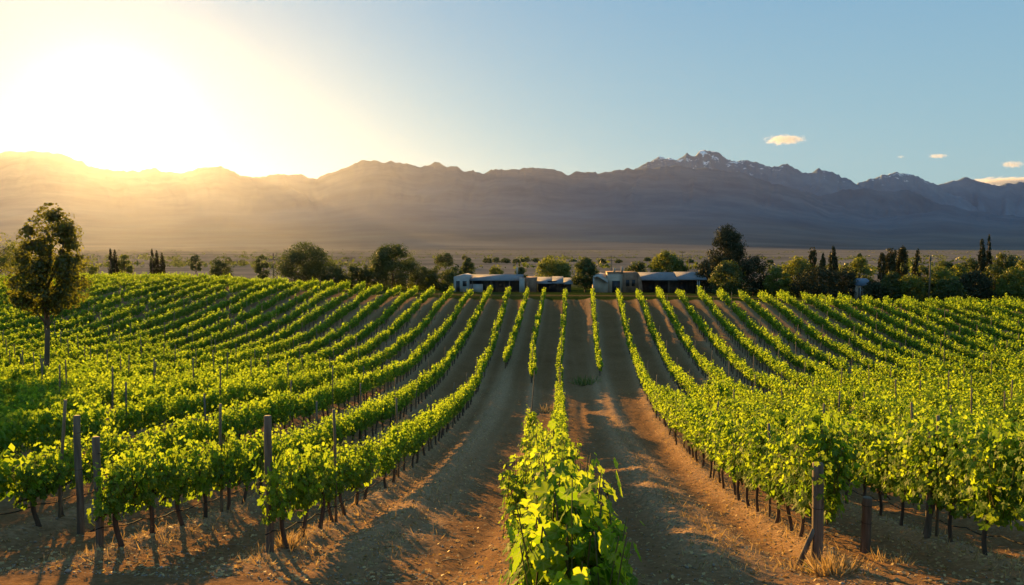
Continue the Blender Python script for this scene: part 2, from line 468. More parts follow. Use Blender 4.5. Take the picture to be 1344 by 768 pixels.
# ------------------------------------------------------------------ terrain
def terrain(x, y):
    x = np.asarray(x, float); y = np.asarray(y, float)
    d = np.interp(y, [-40, 0, 5, 8, 11.5, 17.5, 24, 31, 40, 52, 65, 80, 97, 112, 130, 150, 200, 300, 450, 900, 3000],
                  [2.3, 2.55, 2.98, 3.72, 4.72, 5.98, 7.1, 8.05, 9.2, 9.95, 10.0, 8.6, 6.35, 6.4, 7.6, 8.5, 9.9, 11, 12, 12, 12])
    # soften the corners of the profile
    d2 = 0
    for o in (-6, -3, 0, 3, 6):
        k = np.clip(np.abs(y) / 40, 0.05, 1)
        d2 = d2 + np.interp(y + o * k, [-40, 0, 5, 8, 11.5, 17.5, 24, 31, 40, 52, 65, 80, 97, 112, 130, 150, 200, 300, 450, 900, 3000],
                  [2.3, 2.55, 2.98, 3.72, 4.72, 5.98, 7.1, 8.05, 9.2, 9.95, 10.0, 8.6, 6.35, 6.4, 7.6, 8.5, 9.9, 11, 12, 12, 12]) / 5
    z = CZ - d2
    near = 1 - smooth(120, 260, y)
    z = z + near * (0.95 * smooth(-8, -60, x) * smooth(20, 105, y) - 1.15 * smooth(12, 50, x) * smooth(60, 110, y))
    z = z + smooth(-5, -13, x) * np.interp(y, [12, 17.5, 24, 31, 40, 50, 65, 80, 97, 110], [0, .5, .9, 1.1, 1.1, .9, .5, .15, 0, 0])
    z = z + smooth(6, 14, x) * np.interp(y, [14, 24, 40, 52, 65, 80, 95], [0, .25, .4, .3, .1, 0, 0])
    far = smooth(160, 600, y)
    z = z + far * 2.2 * (fbm(x * 0.004, y * 0.003, 3) - 0.5)
    return z

def soil_detail(x, y):
    """berms under the rows, wheel ruts between them, clods"""
    field = smooth(2, 4, y) * (1 - smooth(97, 101, y - 13 * smooth(-8, -60, x)))
    berm = np.zeros_like(x); rut = np.zeros_like(x)
    for r in ROWS:
        xr = row_x(r, y)
        dx = np.abs(x - xr)
        big = 1.5 if r['key'] in ('bare_left', 'bare_right') else 1.0
        on = smooth(min(r['y0'], 12) - 2.0, min(r['y0'], 12) + 1.0, y)
        berm = np.maximum(berm, np.exp(-(dx / (0.42 * big)) ** 2) * on * (1.6 if big > 1 else 1.0))
    for c in (-2.15, 2.1):
        for o in (-0.72, 0.72):
            wob = 0.12 * np.sin(y * 0.21 + c) + 0.10 * (vnoise(y * 0.3, x * 0 + c) - 0.5)
            xc = c * (1 - 0.25 * smooth(60, 97, y)) + o + wob
            rut = np.maximum(rut, np.exp(-((x - xc) / 0.24) ** 2) * smooth(5, 9, y))
    n = fbm(x * 0.9, y * 0.9, 3) - 0.5
    c = fbm(x * 4.0, y * 4.0, 3) - 0.5
    dz = field * (0.17 * berm * (0.75 + 0.5 * vnoise(x * 1.7, y * 0.9)) - 0.085 * rut + 0.055 * n + 0.065 * c * (1 - 0.7 * rut) + 0.055 * (fbm(x * 8.0, y * 8.0, 2) - 0.5) * (1 - 0.6 * rut))
    return dz, berm * field, rut * field, field

def ground_z(x, y):
    x = np.atleast_1d(np.asarray(x, float)); y = np.atleast_1d(np.asarray(y, float))
    return terrain(x, y) + soil_detail(x, y)[0]
def gz(x, y):
    return float(ground_z(x, y)[0])

def axis(segs):
    out = []
    for a, b, s in segs: out += list(np.arange(a, b, s))
    return np.array(out)
def geom(a, b, n): return list(np.geomspace(a, b, n))
ax = axis([(-110, -40, 1.0), (-40, -13, 0.4), (-13, 13, 0.1), (13, 40, 0.4), (40, 110, 1.0)])
ax = np.concatenate([-np.array(geom(112, 17000, 26))[::-1], ax, geom(110, 17000, 26)])
ay = axis([(-60, 2, 4), (2, 6, 0.3), (6, 28, 0.1), (28, 60, 0.3), (60, 130, 0.7), (130, 260, 4)])
ay = np.concatenate([ay, geom(260, 17000, 44)])
gx, gy = np.meshgrid(ax, ay)
dz, berm, rut, field = soil_detail(gx.ravel(), gy.ravel())
gzv = terrain(gx.ravel(), gy.ravel()) + dz
nx, ny = len(ax), len(ay)
ii = (np.arange(ny - 1)[:, None] * nx + np.arange(nx - 1)[None, :]).ravel()
fy = gy.ravel(); fx = gx.ravel()
end = 98.0 + 13.0 * smooth(-8, -60, fx)
verge = smooth(-0.8, 0.6, fy - end + 1.2 * (vnoise(fx * 0.4, fy * 0.4) - 0.5)) * (1 - smooth(190, 300, fy)) * (1 - 0.6 * np.exp(-((fy - end - 6) / 1.2) ** 2))
plain = smooth(170, 290, fy)
me = np_mesh('ground', np.stack([fx, fy, gzv], 1), [np.stack([ii, ii + 1, ii + nx + 1, ii + nx], 1)], M['ground'],
             dict(berm=np.clip(berm, 0, 1) * 0.8, rut=rut * 0.6, verge=verge, plain=plain), True)
ground = link(bpy.data.objects.new('ground', me)); prop(ground, kind='structure')
ground['label'] = 'bare brown vineyard soil running out to the dry plain'

# ------------------------------------------------------------------ placing by the photograph's columns (distance Y along the rows)
def ang(px): return math.atan((px - CX) / FPX) - YAW
def px_x(px, Y): return Y * math.tan(ang(px))
def depth(x, Y): return -x * math.sin(YAW) + Y * math.cos(YAW)
def py_z(py, x, Y): return CZ - (py - HY) / FPX * depth(x, Y)
def to_px(x, y): 
    d = -x * math.sin(YAW) + y * math.cos(YAW)
    return CX + FPX * (x * math.cos(YAW) + y * math.sin(YAW)) / np.maximum(d, 0.1)

# ------------------------------------------------------------------ mountains
def ridge(name, label, trace, Y, front, back, mat, seed, erosion=0.30, jag=2.0, n=520, m=46, foot=-4.0, bajada=False):
    trace = sorted(trace)
    tx = np.array([p[0] for p in trace], float); ty = np.array([p[1] for p in trace], float)
    u = np.linspace(tx[0], tx[-1], n)
    py = np.interp(u, tx, ty)
    py = np.convolve(np.pad(py, 1, mode='edge'), [0.2, 0.6, 0.2], 'valid')
    py = py + jag * 0.55 * (fbm(u * 0.21 + seed * 2.3, u * 0 + seed, 3, 0.6) - 0.5) * 2
    py = py + jag * (fbm(u * 0.055 + seed, u * 0 + seed, 4, 0.6) - 0.5) * 2
    py = py - jag * 0.9 * (1 - np.abs(2 * fbm(u * 0.075 + seed * 5, u * 0 + 3 + seed, 3, 0.6) - 1) * 2.2) + jag * 0.5
    a = np.array([ang(q) for q in u])
    slope = (HY - py) / FPX
    kw_ = max(5, int(70 / (u[1] - u[0])) | 1)                      # the body of the mountain follows a smoothed crest
    win = np.hanning(kw_ + 2)[1:-1]; win /= win.sum()
    sm = np.convolve(np.pad(slope, kw_ // 2, mode='edge'), win, 'valid')
    sm = np.convolve(np.pad(sm, kw_ // 2, mode='edge'), win, 'valid')
    verts = []
    vs = np.concatenate([np.linspace(0, 1, m), np.linspace(1, 2, 12)[1:]])
    for v in vs:
        if v <= 1:
            Yv = Y - front * (1 - v)
        else:
            Yv = Y + back * (v - 1)
        x = Yv * np.tan(a)
        d = depth(x, Yv)
        xc = Y * np.tan(a); dc = depth(xc, Y)
        zc = CZ + lerp(sm, slope, max(0.0, min(1.0, (v - 0.72) / 0.28)) ** 1.3 if v <= 1 else 1.0) * dc
        if v <= 1:
            base = 0.06 * v + 0.94 * v ** 1.9 if bajada else v ** 1.25
            # ribs that run down from the crest
            warp = 14 * (fbm(u * 0.01 + seed, np.full_like(u, v * 1.5), 3) - 0.5)
            rib = 1 - np.abs(2 * fbm(u * 0.024 + warp * 0.25 + seed * 3.1, np.full_like(u, v * 1.1 + seed), 4, 0.55) - 1) * 2
            e = erosion * rib * float(smooth(0.45, 0.92, v) if bajada else smooth(0.2, 0.75, v)) * ((1 - v) ** 0.75) * 1.5
            z = foot + (zc - foot) * np.clip(base + e - (0.0 if bajada else 0.12) * np.sin(np.pi * v), 0, 1.2)
            cap = CZ + slope * d * lerp(0.99, 1.0, v ** 8)
            z = np.minimum(z, cap)
            z = np.maximum(z, foot - 8 * (1 - v))
        else:
            z = foot + (zc - foot) * (2 - v) ** 1.2
        verts.append(np.stack([x, np.full_like(x, Yv), z], 1))
    V = np.vstack(verts); rows_ = len(vs)
    jj = (np.arange(rows_ - 1)[:, None] * n + np.arange(n - 1)[None, :]).ravel()
    me = np_mesh(name, V, [np.stack([jj, jj + 1, jj + n + 1, jj + n], 1)], mat, None, True)
    o = link(bpy.data.objects.new(name, me)); prop(o, label, None, None, 'structure')
    return o

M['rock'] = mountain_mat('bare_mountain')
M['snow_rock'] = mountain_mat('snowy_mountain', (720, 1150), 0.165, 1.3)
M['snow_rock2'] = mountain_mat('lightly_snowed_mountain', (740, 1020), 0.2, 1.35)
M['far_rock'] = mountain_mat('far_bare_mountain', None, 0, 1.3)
main = [(-900, 215), (-700, 240), (-500, 205), (-350, 225), (-200, 208), (-100, 220), (-40, 206), (0, 200), (15, 199), (35, 202), (51, 197), (66, 202), (80, 202), (95, 206), (112, 213),
        (130, 221), (165, 226), (190, 225), (200, 221), (222, 227), (247, 227), (262, 223), (292, 219), (305, 224), (320, 232), (330, 235), (345, 232),
        (363, 229), (385, 232), (395, 230), (410, 233), (420, 232), (445, 225), (475, 212), (490, 210.5), (500, 213), (513, 212), (525, 216), (538, 216),
        (552, 221), (571, 214), (590, 220), (598, 221), (608, 225), (615, 224), (635, 229), (650, 223), (665, 224), (690, 220), (710, 222), (730, 225),
        (745, 228), (760, 224), (775, 228), (800, 226), (820, 223), (840, 222), (870, 220), (900, 220), (940, 223), (965, 226), (985, 230), (1005, 238),
        (1040, 249), (1075, 262), (1130, 278), (1200, 292), (1300, 305), (1450, 318)]
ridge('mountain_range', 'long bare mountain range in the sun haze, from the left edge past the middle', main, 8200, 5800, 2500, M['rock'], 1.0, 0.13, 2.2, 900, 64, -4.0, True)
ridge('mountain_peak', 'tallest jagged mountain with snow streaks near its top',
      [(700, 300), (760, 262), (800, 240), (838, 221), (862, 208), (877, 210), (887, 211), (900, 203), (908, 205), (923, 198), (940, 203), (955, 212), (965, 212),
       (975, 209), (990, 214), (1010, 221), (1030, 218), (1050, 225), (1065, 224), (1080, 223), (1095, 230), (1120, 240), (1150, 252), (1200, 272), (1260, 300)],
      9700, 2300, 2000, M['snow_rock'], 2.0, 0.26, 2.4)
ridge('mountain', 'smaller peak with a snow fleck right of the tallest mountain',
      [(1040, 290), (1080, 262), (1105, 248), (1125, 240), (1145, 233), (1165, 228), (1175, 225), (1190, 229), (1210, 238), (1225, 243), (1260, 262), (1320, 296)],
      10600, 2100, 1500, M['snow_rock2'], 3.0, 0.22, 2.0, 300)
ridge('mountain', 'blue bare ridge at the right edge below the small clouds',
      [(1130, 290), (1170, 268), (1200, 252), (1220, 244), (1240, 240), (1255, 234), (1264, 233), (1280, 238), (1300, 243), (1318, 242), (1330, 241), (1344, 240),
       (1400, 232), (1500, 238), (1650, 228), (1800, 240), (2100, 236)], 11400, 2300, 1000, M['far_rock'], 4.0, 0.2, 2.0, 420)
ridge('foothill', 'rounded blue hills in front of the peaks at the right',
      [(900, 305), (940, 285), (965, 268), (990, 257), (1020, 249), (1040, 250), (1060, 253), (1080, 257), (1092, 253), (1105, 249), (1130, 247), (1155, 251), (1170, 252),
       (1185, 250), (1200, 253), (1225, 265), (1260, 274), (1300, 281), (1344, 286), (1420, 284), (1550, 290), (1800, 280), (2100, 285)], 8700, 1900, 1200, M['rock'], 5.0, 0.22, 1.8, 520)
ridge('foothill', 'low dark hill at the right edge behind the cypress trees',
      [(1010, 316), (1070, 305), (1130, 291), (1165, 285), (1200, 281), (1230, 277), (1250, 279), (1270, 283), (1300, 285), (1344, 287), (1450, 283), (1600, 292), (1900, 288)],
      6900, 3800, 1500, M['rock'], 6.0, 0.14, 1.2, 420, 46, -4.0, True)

# ------------------------------------------------------------------ haze: the evening air, one even volume round the place
def haze_box():
    m, t = new_mat('evening_air')
    v = N(t, 'ShaderNodeVolumePrincipled')
    v.inputs['Color'].default_value = (0.55, 0.63, 0.88, 1)
    v.inputs['Density'].default_value = HAZE_DENSITY
    v.inputs['Density Attribute'].default_value = ''
    v.inputs['Anisotropy'].default_value = HAZE_G
    o = t.nodes.new('ShaderNodeOutputMaterial'); t.links.new(v.outputs[0], o.inputs['Volume'])
    o_ = MB().box(-17500, 17500, -70, 17500, -30, 1270).build('haze', m)
    prop(o_, kind='stuff'); o_['label'] = 'warm evening haze over the plain and the mountains'
haze_box()

# ------------------------------------------------------------------ leaves
def leaf_shape(kind):
    """outline in the leaf's plane (x across, y to the tip, z fold) with a fan of faces; returns verts, faces(tri), vein"""
    if kind == 'grape':
        tips = [(90, 1.0), (38, 0.88), (-22, 0.66), (142, 0.88), (202, 0.66)]
        ol = [(-72, .46, 0), (-50, .55, .2), (-22, .68, 1), (-6, .60, .25), (8, .56, 0), (22, .74, .4), (38, .88, 1), (50, .77, .35), (63, .64, 0),
              (76, .85, .5), (90, 1.0, 1)]
        ol = ol + [(180 - a, r, v) for a, r, v in ol[-2::-1]]
    else:
        ol = [(-65, .45, 0), (-18, .68, 1), (10, .60, 0), (38, .86, 1), (62, .68, 0), (90, 1.0, 1)]
        ol = ol + [(180 - a, r, v) for a, r, v in ol[-2::-1]]
    v = [(0, 0, 0)]; vein = [1.0]
    for a, r, k in ol:
        t = math.radians(a)
        x, y = r * math.cos(t), r * math.sin(t)
        z = -0.16 * (x * x + 0.6 * y * y) + (0.055 if k >= 0.9 else -0.05 * (1 - k))
        v.append((x, y, z)); vein.append(k)
    n = len(ol)
    f = [(0, i, i + 1) for i in range(1, n)]
    return np.array(v), np.array(f), np.array(vein)
LEAF = {k: leaf_shape(k) for k in ('grape', 'lobed')}
LEAF['quad'] = (np.array([(0, -.5, 0), (.62, .15, -.12), (0, 1.0, 0.02), (-.62, .15, -.12)]), np.array([(0, 1, 2, 3)]), np.array([1, 0, 1, 0.0]))
LEAF['diamond'] = (np.array([(0, -.6, 0), (.42, .0, -.08), (0, .6, 0), (-.42, .0, -.08)]), np.array([(0, 1, 2, 3)]), np.array([1, 0, 1, 0.0]))
LEAF['blade'] = (np.array([(-.05, 0, 0), (.05, 0, 0), (.03, .6, .06), (-.03, .6, .06), (0, 1, .2)]), np.array([(0, 1, 2), (0, 2, 3), (3, 2, 4)]), np.zeros(5))

def unit(a): return a / (np.linalg.norm(a, axis=-1, keepdims=True) + 1e-9)

def leaves_mesh(name, P, Nn, T, size, kind, mat, tint):
    """one mesh of many leaves: positions, normals, tip directions, sizes"""
    lv, lf, ve = LEAF[kind]
    Nn = unit(Nn); X = unit(np.cross(T, Nn)); Y = np.cross(Nn, X)
    n = len(P); k = len(lv)
    size = np.asarray(size, float)
    V = P[:, None] + size[:, None, None] * (X[:, None] * lv[None, :, 0, None] + Y[:, None] * lv[None, :, 1, None] + Nn[:, None] * lv[None, :, 2, None])
    F = (lf[None] + (np.arange(n) * k)[:, None, None]).reshape(-1, lf.shape[1])
    return np_mesh(name, V.reshape(-1, 3), [F], mat, dict(tint=np.repeat(tint, k), vein=np.tile(ve, n)))

# ------------------------------------------------------------------ one grapevine: trunk with two arms, canes, foliage (row runs along y)
def vine_points(g, length=1.15, shoots=15, step=0.065, low=0.80, top=1.75, hang=0.3, spread=0.34, tall=0.10):
    """shoots that climb from the arms and flop over; returns the leaf positions with outward direction, and the shoot lines"""
    P = []; O = []; lines = []; lead = []
    for s in range(shoots):
        y = (s + 0.5) / shoots * length - length / 2 + g.normal(0, 0.04)
        side = 1 if g.random() < 0.5 else -1
        h = top + g.normal(0, 0.12)
        if g.random() < tall: h += g.uniform(0.12, 0.30)
        z0 = low + g.normal(0, 0.03)
        out = min(abs(g.normal(0.0, spread)), 1.8 * spread) * side
        yb = g.normal(0, 0.12)
        nn = 9
        t = np.linspace(0, 1, nn)
        flop = g.random() < hang
        x = out * (t ** 0.8) * (1.0 if not flop else 1.25)
        z = z0 + (h - z0) * (t if not flop else np.minimum(t * 1.7, 1.0) - 1.05 * np.maximum(t - 0.55, 0) * 1.35)
        yy = y + yb * t + 0.03 * np.sin(t * 9 + g.random() * 6)
        line = np.stack([x, yy, z], 1)
        lines.append(line)
        seg = np.linalg.norm(np.diff(line, axis=0), axis=1); L = seg.sum()
        m = max(4, int(L / step))
        ts = np.linspace(0.04, 1.0, m)
        q = np.stack([np.interp(ts, t, line[:, i]) for i in range(3)], 1)
        reach = 0.13 * (1.1 - 0.55 * ts)
        th = g.uniform(0, 2 * np.pi, m)
        off = np.stack([np.cos(th) * 1.15, np.sin(th) * 0.9, g.normal(-0.05, 0.35, m)], 1) * reach[:, None] * g.uniform(0.5, 1.5, m)[:, None]
        P.append(q + off)
        o = unit(off); o[:, 0] += 0.9 * np.sign(q[:, 0] + off[:, 0])
        O.append(o); lead.append(ts)
    return np.vstack(P), np.vstack(O), np.concatenate(lead), lines

def vine_foliage(name, seed, kind, leaf, droop=0.75, wx=1.0, **kw):
    g = np.random.default_rng(seed)
    P, O, ts, lines = vine_points(g, **kw)
    P = P * (wx, 1, 1); lines = [q * (wx, 1, 1) for q in lines]
    # side curtain: more leaves on the two faces, low ones too
    n = len(P)
    nrm = O * 0.75 + np.array([0, 0, 0.55]) + g.normal(0, 0.45, (n, 3))
    tip = O * 0.55 + np.array([0, 0, -droop]) + g.normal(0, 0.45, (n, 3))
    size = leaf * g.uniform(0.5, 1.25, n) * (1.08 - 0.5 * ts ** 2.5)
    tint = np.clip(0.30 + 0.32 * ts ** 2 + g.normal(0, 0.17, n), 0, 1)
    me = leaves_mesh(name, P, nrm, tip, size, kind, M['vine'], tint)
    mb = MB()
    for L in lines: mb.tube(L, np.linspace(0.006, 0.0025, len(L)), 4, False)
    return me, mb.mesh('cane', M['cane'], True)

def vine_trunk(seed, low=0.66, length=1.15):
    g = np.random.default_rng(seed)
    mb = MB()
    n = 8; t = np.linspace(0, 1, n)
    lean = g.normal(0, 0.05, 2)
    x = lean[0] * t + 0.025 * np.sin(t * 5 + g.random() * 6); y = lean[1] * t + 0.03 * np.sin(t * 4 + g.random() * 6)
    z = -0.12 + (low + 0.12) * t
    r = np.interp(t, [0, 0.12, 0.5, 0.9, 1], [0.052, 0.038, 0.032, 0.036, 0.028]) * g.uniform(0.85, 1.15)
    mb.tube(np.stack([x, y, z], 1), r, 7)
    for s in (-1, 1):
        tt = np.linspace(0, 1, 6)
        ax_ = x[-2] + 0.02 * np.sin(tt * 7 + g.random() * 6); ay_ = y[-2] + s * tt * length * 0.48
        az_ = z[-2] - 0.02 + 0.07 * np.minimum(1, tt * 3) + 0.015 * np.sin(tt * 11)
        mb.tube(np.stack([ax_ * np.ones(6), ay_, az_], 1), np.linspace(0.026, 0.012, 6), 6)
    return mb.mesh('trunk', M['bark'], True)

VAR = {}
VAR['close'] = [vine_foliage('foliage', 100 + i, 'grape', 0.080, droop=0.25, wx=0.58, shoots=54, step=0.052, low=0.45, top=1.46, hang=0.55, spread=0.22, tall=0) for i in range(3)]
VAR['left'] = [vine_foliage('foliage', 200 + i, 'grape', 0.080, shoots=34, step=0.050, wx=0.80, low=0.58, top=1.26, hang=0.45, spread=0.22) for i in range(8)]
VAR['hedge'] = [vine_foliage('foliage', 250 + i, 'grape', 0.068, wx=0.50, shoots=44, step=0.046, low=0.34, top=1.58, hang=0.35, spread=0.20, tall=0.03) for i in range(5)]
VAR['right'] = [vine_foliage('foliage', 300 + i, 'grape', 0.086, shoots=36, step=0.050, wx=0.9, low=0.64, top=1.86, hang=0.66, spread=0.26) for i in range(8)]
VAR['right_low'] = [vine_foliage('foliage', 350 + i, 'grape', 0.080, wx=0.80, shoots=34, step=0.052, low=0.60, top=1.42, hang=0.5, spread=0.23) for i in range(6)]
TRUNKS = [vine_trunk(400 + i) for i in range(7)]

# ------------------------------------------------------------------ every vine's place
VINES = []
STEP = 1.12
for ri, r in enumerate(ROWS):
    y = r['y0'] + 0.5
    i = 0
    while y < r['y1']:
        yy = y + rng.normal(0, 0.06)
        if not any(a < yy < b for a, b in r['gaps']) and not (rng.random() < 0.035 and yy > 15):
            xx = float(row_x(r, yy)) + rng.normal(0, 0.04)
            i += 1
            VINES.append([ri, i, xx, yy])
        y += STEP
vx = np.array([v[2] for v in VINES]); vy = np.array([v[3] for v in VINES])
vz = ground_z(vx, vy)
vpx = to_px(vx, vy)
inframe = (vpx > -25) & (vpx < 1369) & (vy > 2)
dist = np.hypot(vx, vy)
order = np.argsort(np.where(inframe, dist, 1e6))
indiv = set(order[:300].tolist())

def row_words(key):
    if key == 'central': return 'the central row that runs up to the camera'
    if key == 'beside': return 'the broken row close along the left of the central row'
    if key == 'bare_left': return 'the short far row above the left sunlit soil bank'
    if key == 'bare_right': return 'the short far row above the right sunlit soil bank'
    return 'the %s row %s of the %s dirt lane' % (ORD[key[1]] if key[1] <= 20 else 'outermost', key[0], key[0])

far_rows = []
for vi, (ri, i, xx, yy) in enumerate(VINES):
    if vi not in indiv:
        far_rows.append(vi); continue
    r = ROWS[ri]; key = r['key']; d = dist[vi]
    if key == 'central' and d < 7.2: kind = 'close'
    elif key in ('central', 'beside'): kind = 'hedge'
    elif key[0] == 'left': kind = 'left'
    else: kind = 'right' if key[1] <= 2 or d < 17 else 'right_low'
    fol, cane = VAR[kind][rng.integers(len(VAR[kind]))]
    where = row_words(key)
    if i == 1:
        lab = 'near end grapevine of ' + where
    elif i <= 9 and key in (('left', 1), ('left', 2), ('right', 1), 'central'):
        lab = '%s grapevine from the near end of %s' % (ORD[i], where)
    else:
        lab = 'leafy grapevine in ' + where
    if len(lab.split()) > 16:
        lab = lab.replace(' that runs up to the camera', '').replace(' close along the left of', ' left of')
    o = empty('grapevine', (xx, yy, vz[vi]), (math.pi if rng.random() < 0.5 else 0) + rng.normal(0, 0.06), lab, 'grapevine', 'grapevines of ' + where)
    s = rng.uniform(0.92, 1.08)
    o.scale = (rng.uniform(0.92, 1.12) , 1, s * (0.86 + 0.28 * float(vnoise(yy * 0.16 + ri * 5.3, ri * 1.7))) * (1 if kind == 'close' else 1.02))
    link(bpy.data.objects.new('trunk', TRUNKS[rng.integers(len(TRUNKS))]), o)
    link(bpy.data.objects.new('foliage', fol), o)
    if d < 20: link(bpy.data.objects.new('cane', cane), o)

# the rest of the vineyard beyond the nearest 300 vines
def rest_of_vineyard():
    g = np.random.default_rng(77)
    tmpl = []
    for k in range(14):
        for dens in range(3):
            gg = np.random.default_rng(900 + k)
            P, O, ts, _ = vine_points(gg, shoots=(30, 26, 22)[dens], step=(0.062, 0.080, 0.10)[dens], low=0.62, top=1.27, hang=0.42, spread=0.22, length=1.38)
            tmpl.append((P, O, ts))
    PP = []; OO = []; TS = []; SZ = []; TI = []
    trunk = MB()
    for vi in far_rows:
        x, y, z = vx[vi], vy[vi], vz[vi]
        if vpx[vi] < -420 or vpx[vi] > 1764: continue
        d = dist[vi]
        lod = 0 if d < 50 else 1 if d < 75 else 2
        P, O, ts = tmpl[g.integers(14) * 3 + lod]
        fl = 1 if g.random() < 0.5 else -1
        key = ROWS[VINES[vi][0]]['key']
        thin = 0.50 if key in ('central', 'beside', 'bare_left', 'bare_right') else 0.60
        sc = np.array([fl * thin * g.uniform(0.8, 1.15), fl, g.uniform(0.9, 1.08) * (0.84 + 0.32 * float(vnoise(y * 0.16 + VINES[vi][0] * 5.3, VINES[vi][0] * 1.7)))])
        if key[0] == 'right': sc[2] *= 1.04
        if key == 'central' and 44 < y < 60: sc[2] *= 0.72
        PP.append(P * sc + (x, y, z)); OO.append(O * sc); TS.append(ts)
        SZ.append(np.full(len(P), (0.105, 0.125, 0.145)[lod])); TI.append(np.full(len(P), g.normal(0, 0.07)))
        if d < 85:
            dx, dy = g.normal(0, 0.03, 2)
            trunk.tube([(x, y, z - 0.1), (x + dx, y + dy, z + 0.45), (x + dx * 1.5, y + dy, z + 0.78)], [0.045, 0.034, 0.03], 4, False)
    P = np.vstack(PP); O = np.vstack(OO); ts = np.concatenate(TS); n = len(P)
    nrm = O * 0.8 + np.array([0, 0, 0.55]) + g.normal(0, 0.42, (n, 3))
    tip = O * 0.5 + np.array([0, 0, -0.7]) + g.normal(0, 0.5, (n, 3))
    size = np.concatenate(SZ) * g.uniform(0.65, 1.25, n) * (1.06 - 0.4 * ts ** 2.5)
    tint = np.clip(0.30 + 0.32 * ts ** 2 + np.concatenate(TI) + g.normal(0, 0.16, n), 0, 1)
    me = leaves_mesh('far_vines', P, nrm, tip, size, 'quad', M['vine'], tint)
    o = link(bpy.data.objects.new('far_vines', me))
    prop(o, 'rows of green vines covering the farther slopes of the vineyard', 'vineyard', None, 'stuff')
    t = trunk.build('trunk', M['bark'], o, None, True)
    t['kind'] = 'stuff'
rest_of_vineyard()

# ------------------------------------------------------------------ posts and stakes
def big_post(px, py, x, Y, h, r, label, brace=0, mat='post', square=False):
    z = gz(x, Y)
    o = empty('end_post', (x, Y, z), rng.uniform(0, 1), label, 'post', 'thick wooden end posts of the vine rows')
    mb = MB()
    zs = np.array([-0.25, 0, h * 0.3, h * 0.6, h * 0.85, h - 0.015, h])
    rr = r * np.array([1.06, 1.05, 1.0, 0.99, 0.97, 0.96, 0.86])
    mb.tube(np.stack([0.012 * np.sin(zs * 3), 0.01 * np.cos(zs * 2), zs], 1), rr, 12)
    mb.build('shaft', M[mat], o)
    th = np.linspace(0, 2 * np.pi, 15)
    for hh in (h * 0.55, h * 0.86):
        wr = MB()
        wr.tube(np.stack([(r + 0.006) * np.cos(th), (r + 0.006) * np.sin(th), hh + 0.004 * np.sin(th)], 1), 0.004, 4, False)
        wr.build('wire_wrap', M['hose'], o)
    if brace:
        b = MB().tube([(brace * 0.30, -0.10, -0.06), (brace * 0.16, -0.05, 0.26), (brace * 0.05, -0.02, 0.50)], [0.045, 0.04, 0.036], 7)
        o.rotation_euler = (0, 0, 0)
        b.build('brace', M[mat], o)
    return o
big_post(0, 0, px_x(348, 11.45), 11.45, 2.05, 0.057, 'tall grey wooden post at the near end of the first row left of the lanes')
big_post(0, 0, px_x(120, 11.35), 11.35, 1.7, 0.056, 'brown wooden post at the near end of the second row from the left lane')
big_post(0, 0, px_x(95, 13.4), 13.4, 2.1, 0.06, 'thick dark post standing between the leaves by the left edge')
big_post(0, 0, px_x(1080, 12.05), 12.05, 1.50, 0.085, 'thick dark cut post with a short slanting brace at the right lane', -1)
big_post(0, 0, px_x(1146, 13.6), 13.6, 0.95, 0.08, 'stout dark post under the leaves next to the braced post', 0)
big_post(0, 0, px_x(1229, 14.4), 14.4, 1.9, 0.055, 'slim dark post wrapped in vine leaves near the right edge', 0)

STAKE = []
for s in range(4):
    mb = MB(); h = (2.05, 2.2, 1.95, 2.3)[s]
    zs = np.linspace(-0.3, h, 6)
    mb.tube(np.stack([0.01 * np.sin(zs * 2 + s), 0.012 * np.cos(zs * 1.6 + s), zs], 1), np.linspace(0.032, 0.027, 6), 7)
    STAKE.append((mb.mesh('trellis_stake', M['stake'] if s != 2 else M['post'], True), h))
cand = []
for ri, r in enumerate(ROWS):
    y = r['y0'] + 3.2 + rng.uniform(0, 2)
    while y < r['y1']:
        if not any(a < y < b for a, b in r['gaps']):
            x = float(row_x(r, y)); p = float(to_px(x, y))
            if -20 < p < 1364 and not (r['key'] in ('central', 'beside') and y < 40): cand.append((math.hypot(x, y), ri, x, y))
        y += rng.uniform(6.0, 8.0)
cand.sort()
for d, ri, x, y in cand[:280]:
    me, h = STAKE[rng.integers(4)]
    w = row_words(ROWS[ri]['key'])
    o = link(bpy.data.objects.new('trellis_stake', me), None, (x + 0.05, y, gz(x, y)))
    o.rotation_euler = (rng.normal(0, 0.03), rng.normal(0, 0.03), rng.uniform(0, 6))
    lab = 'thin wooden stake rising through ' + w
    if len(lab.split()) > 16: lab = lab.replace(' that runs up to the camera', '').replace(' close along the left of', ' left of')
    prop(o, lab, 'stake', 'thin stakes in ' + w)

# drip hoses strung along the nearest rows
for key in [('left', 1), ('left', 2), ('left', 3), ('right', 1), ('right', 2)]:
    r = [q for q in ROWS if q['key'] == key][0]
    ys = np.arange(r['y0'] - 0.1, 46, 0.28)
    xs = row_x(r, ys) + 0.05
    zs = terrain(xs, ys) + 0.17 + 0.33 - 0.05 * np.abs(np.sin(ys * np.pi / STEP)) + 0.03 * (vnoise(ys, ys * 0 + key[1]) - 0.5)
    o = MB().tube(np.stack([xs, ys, zs], 1), 0.010, 6).build('drip_hose', M['hose'], None, None, True)
    prop(o, 'black drip hose strung low under ' + row_words(key), 'hose', 'drip hoses under the vine rows')

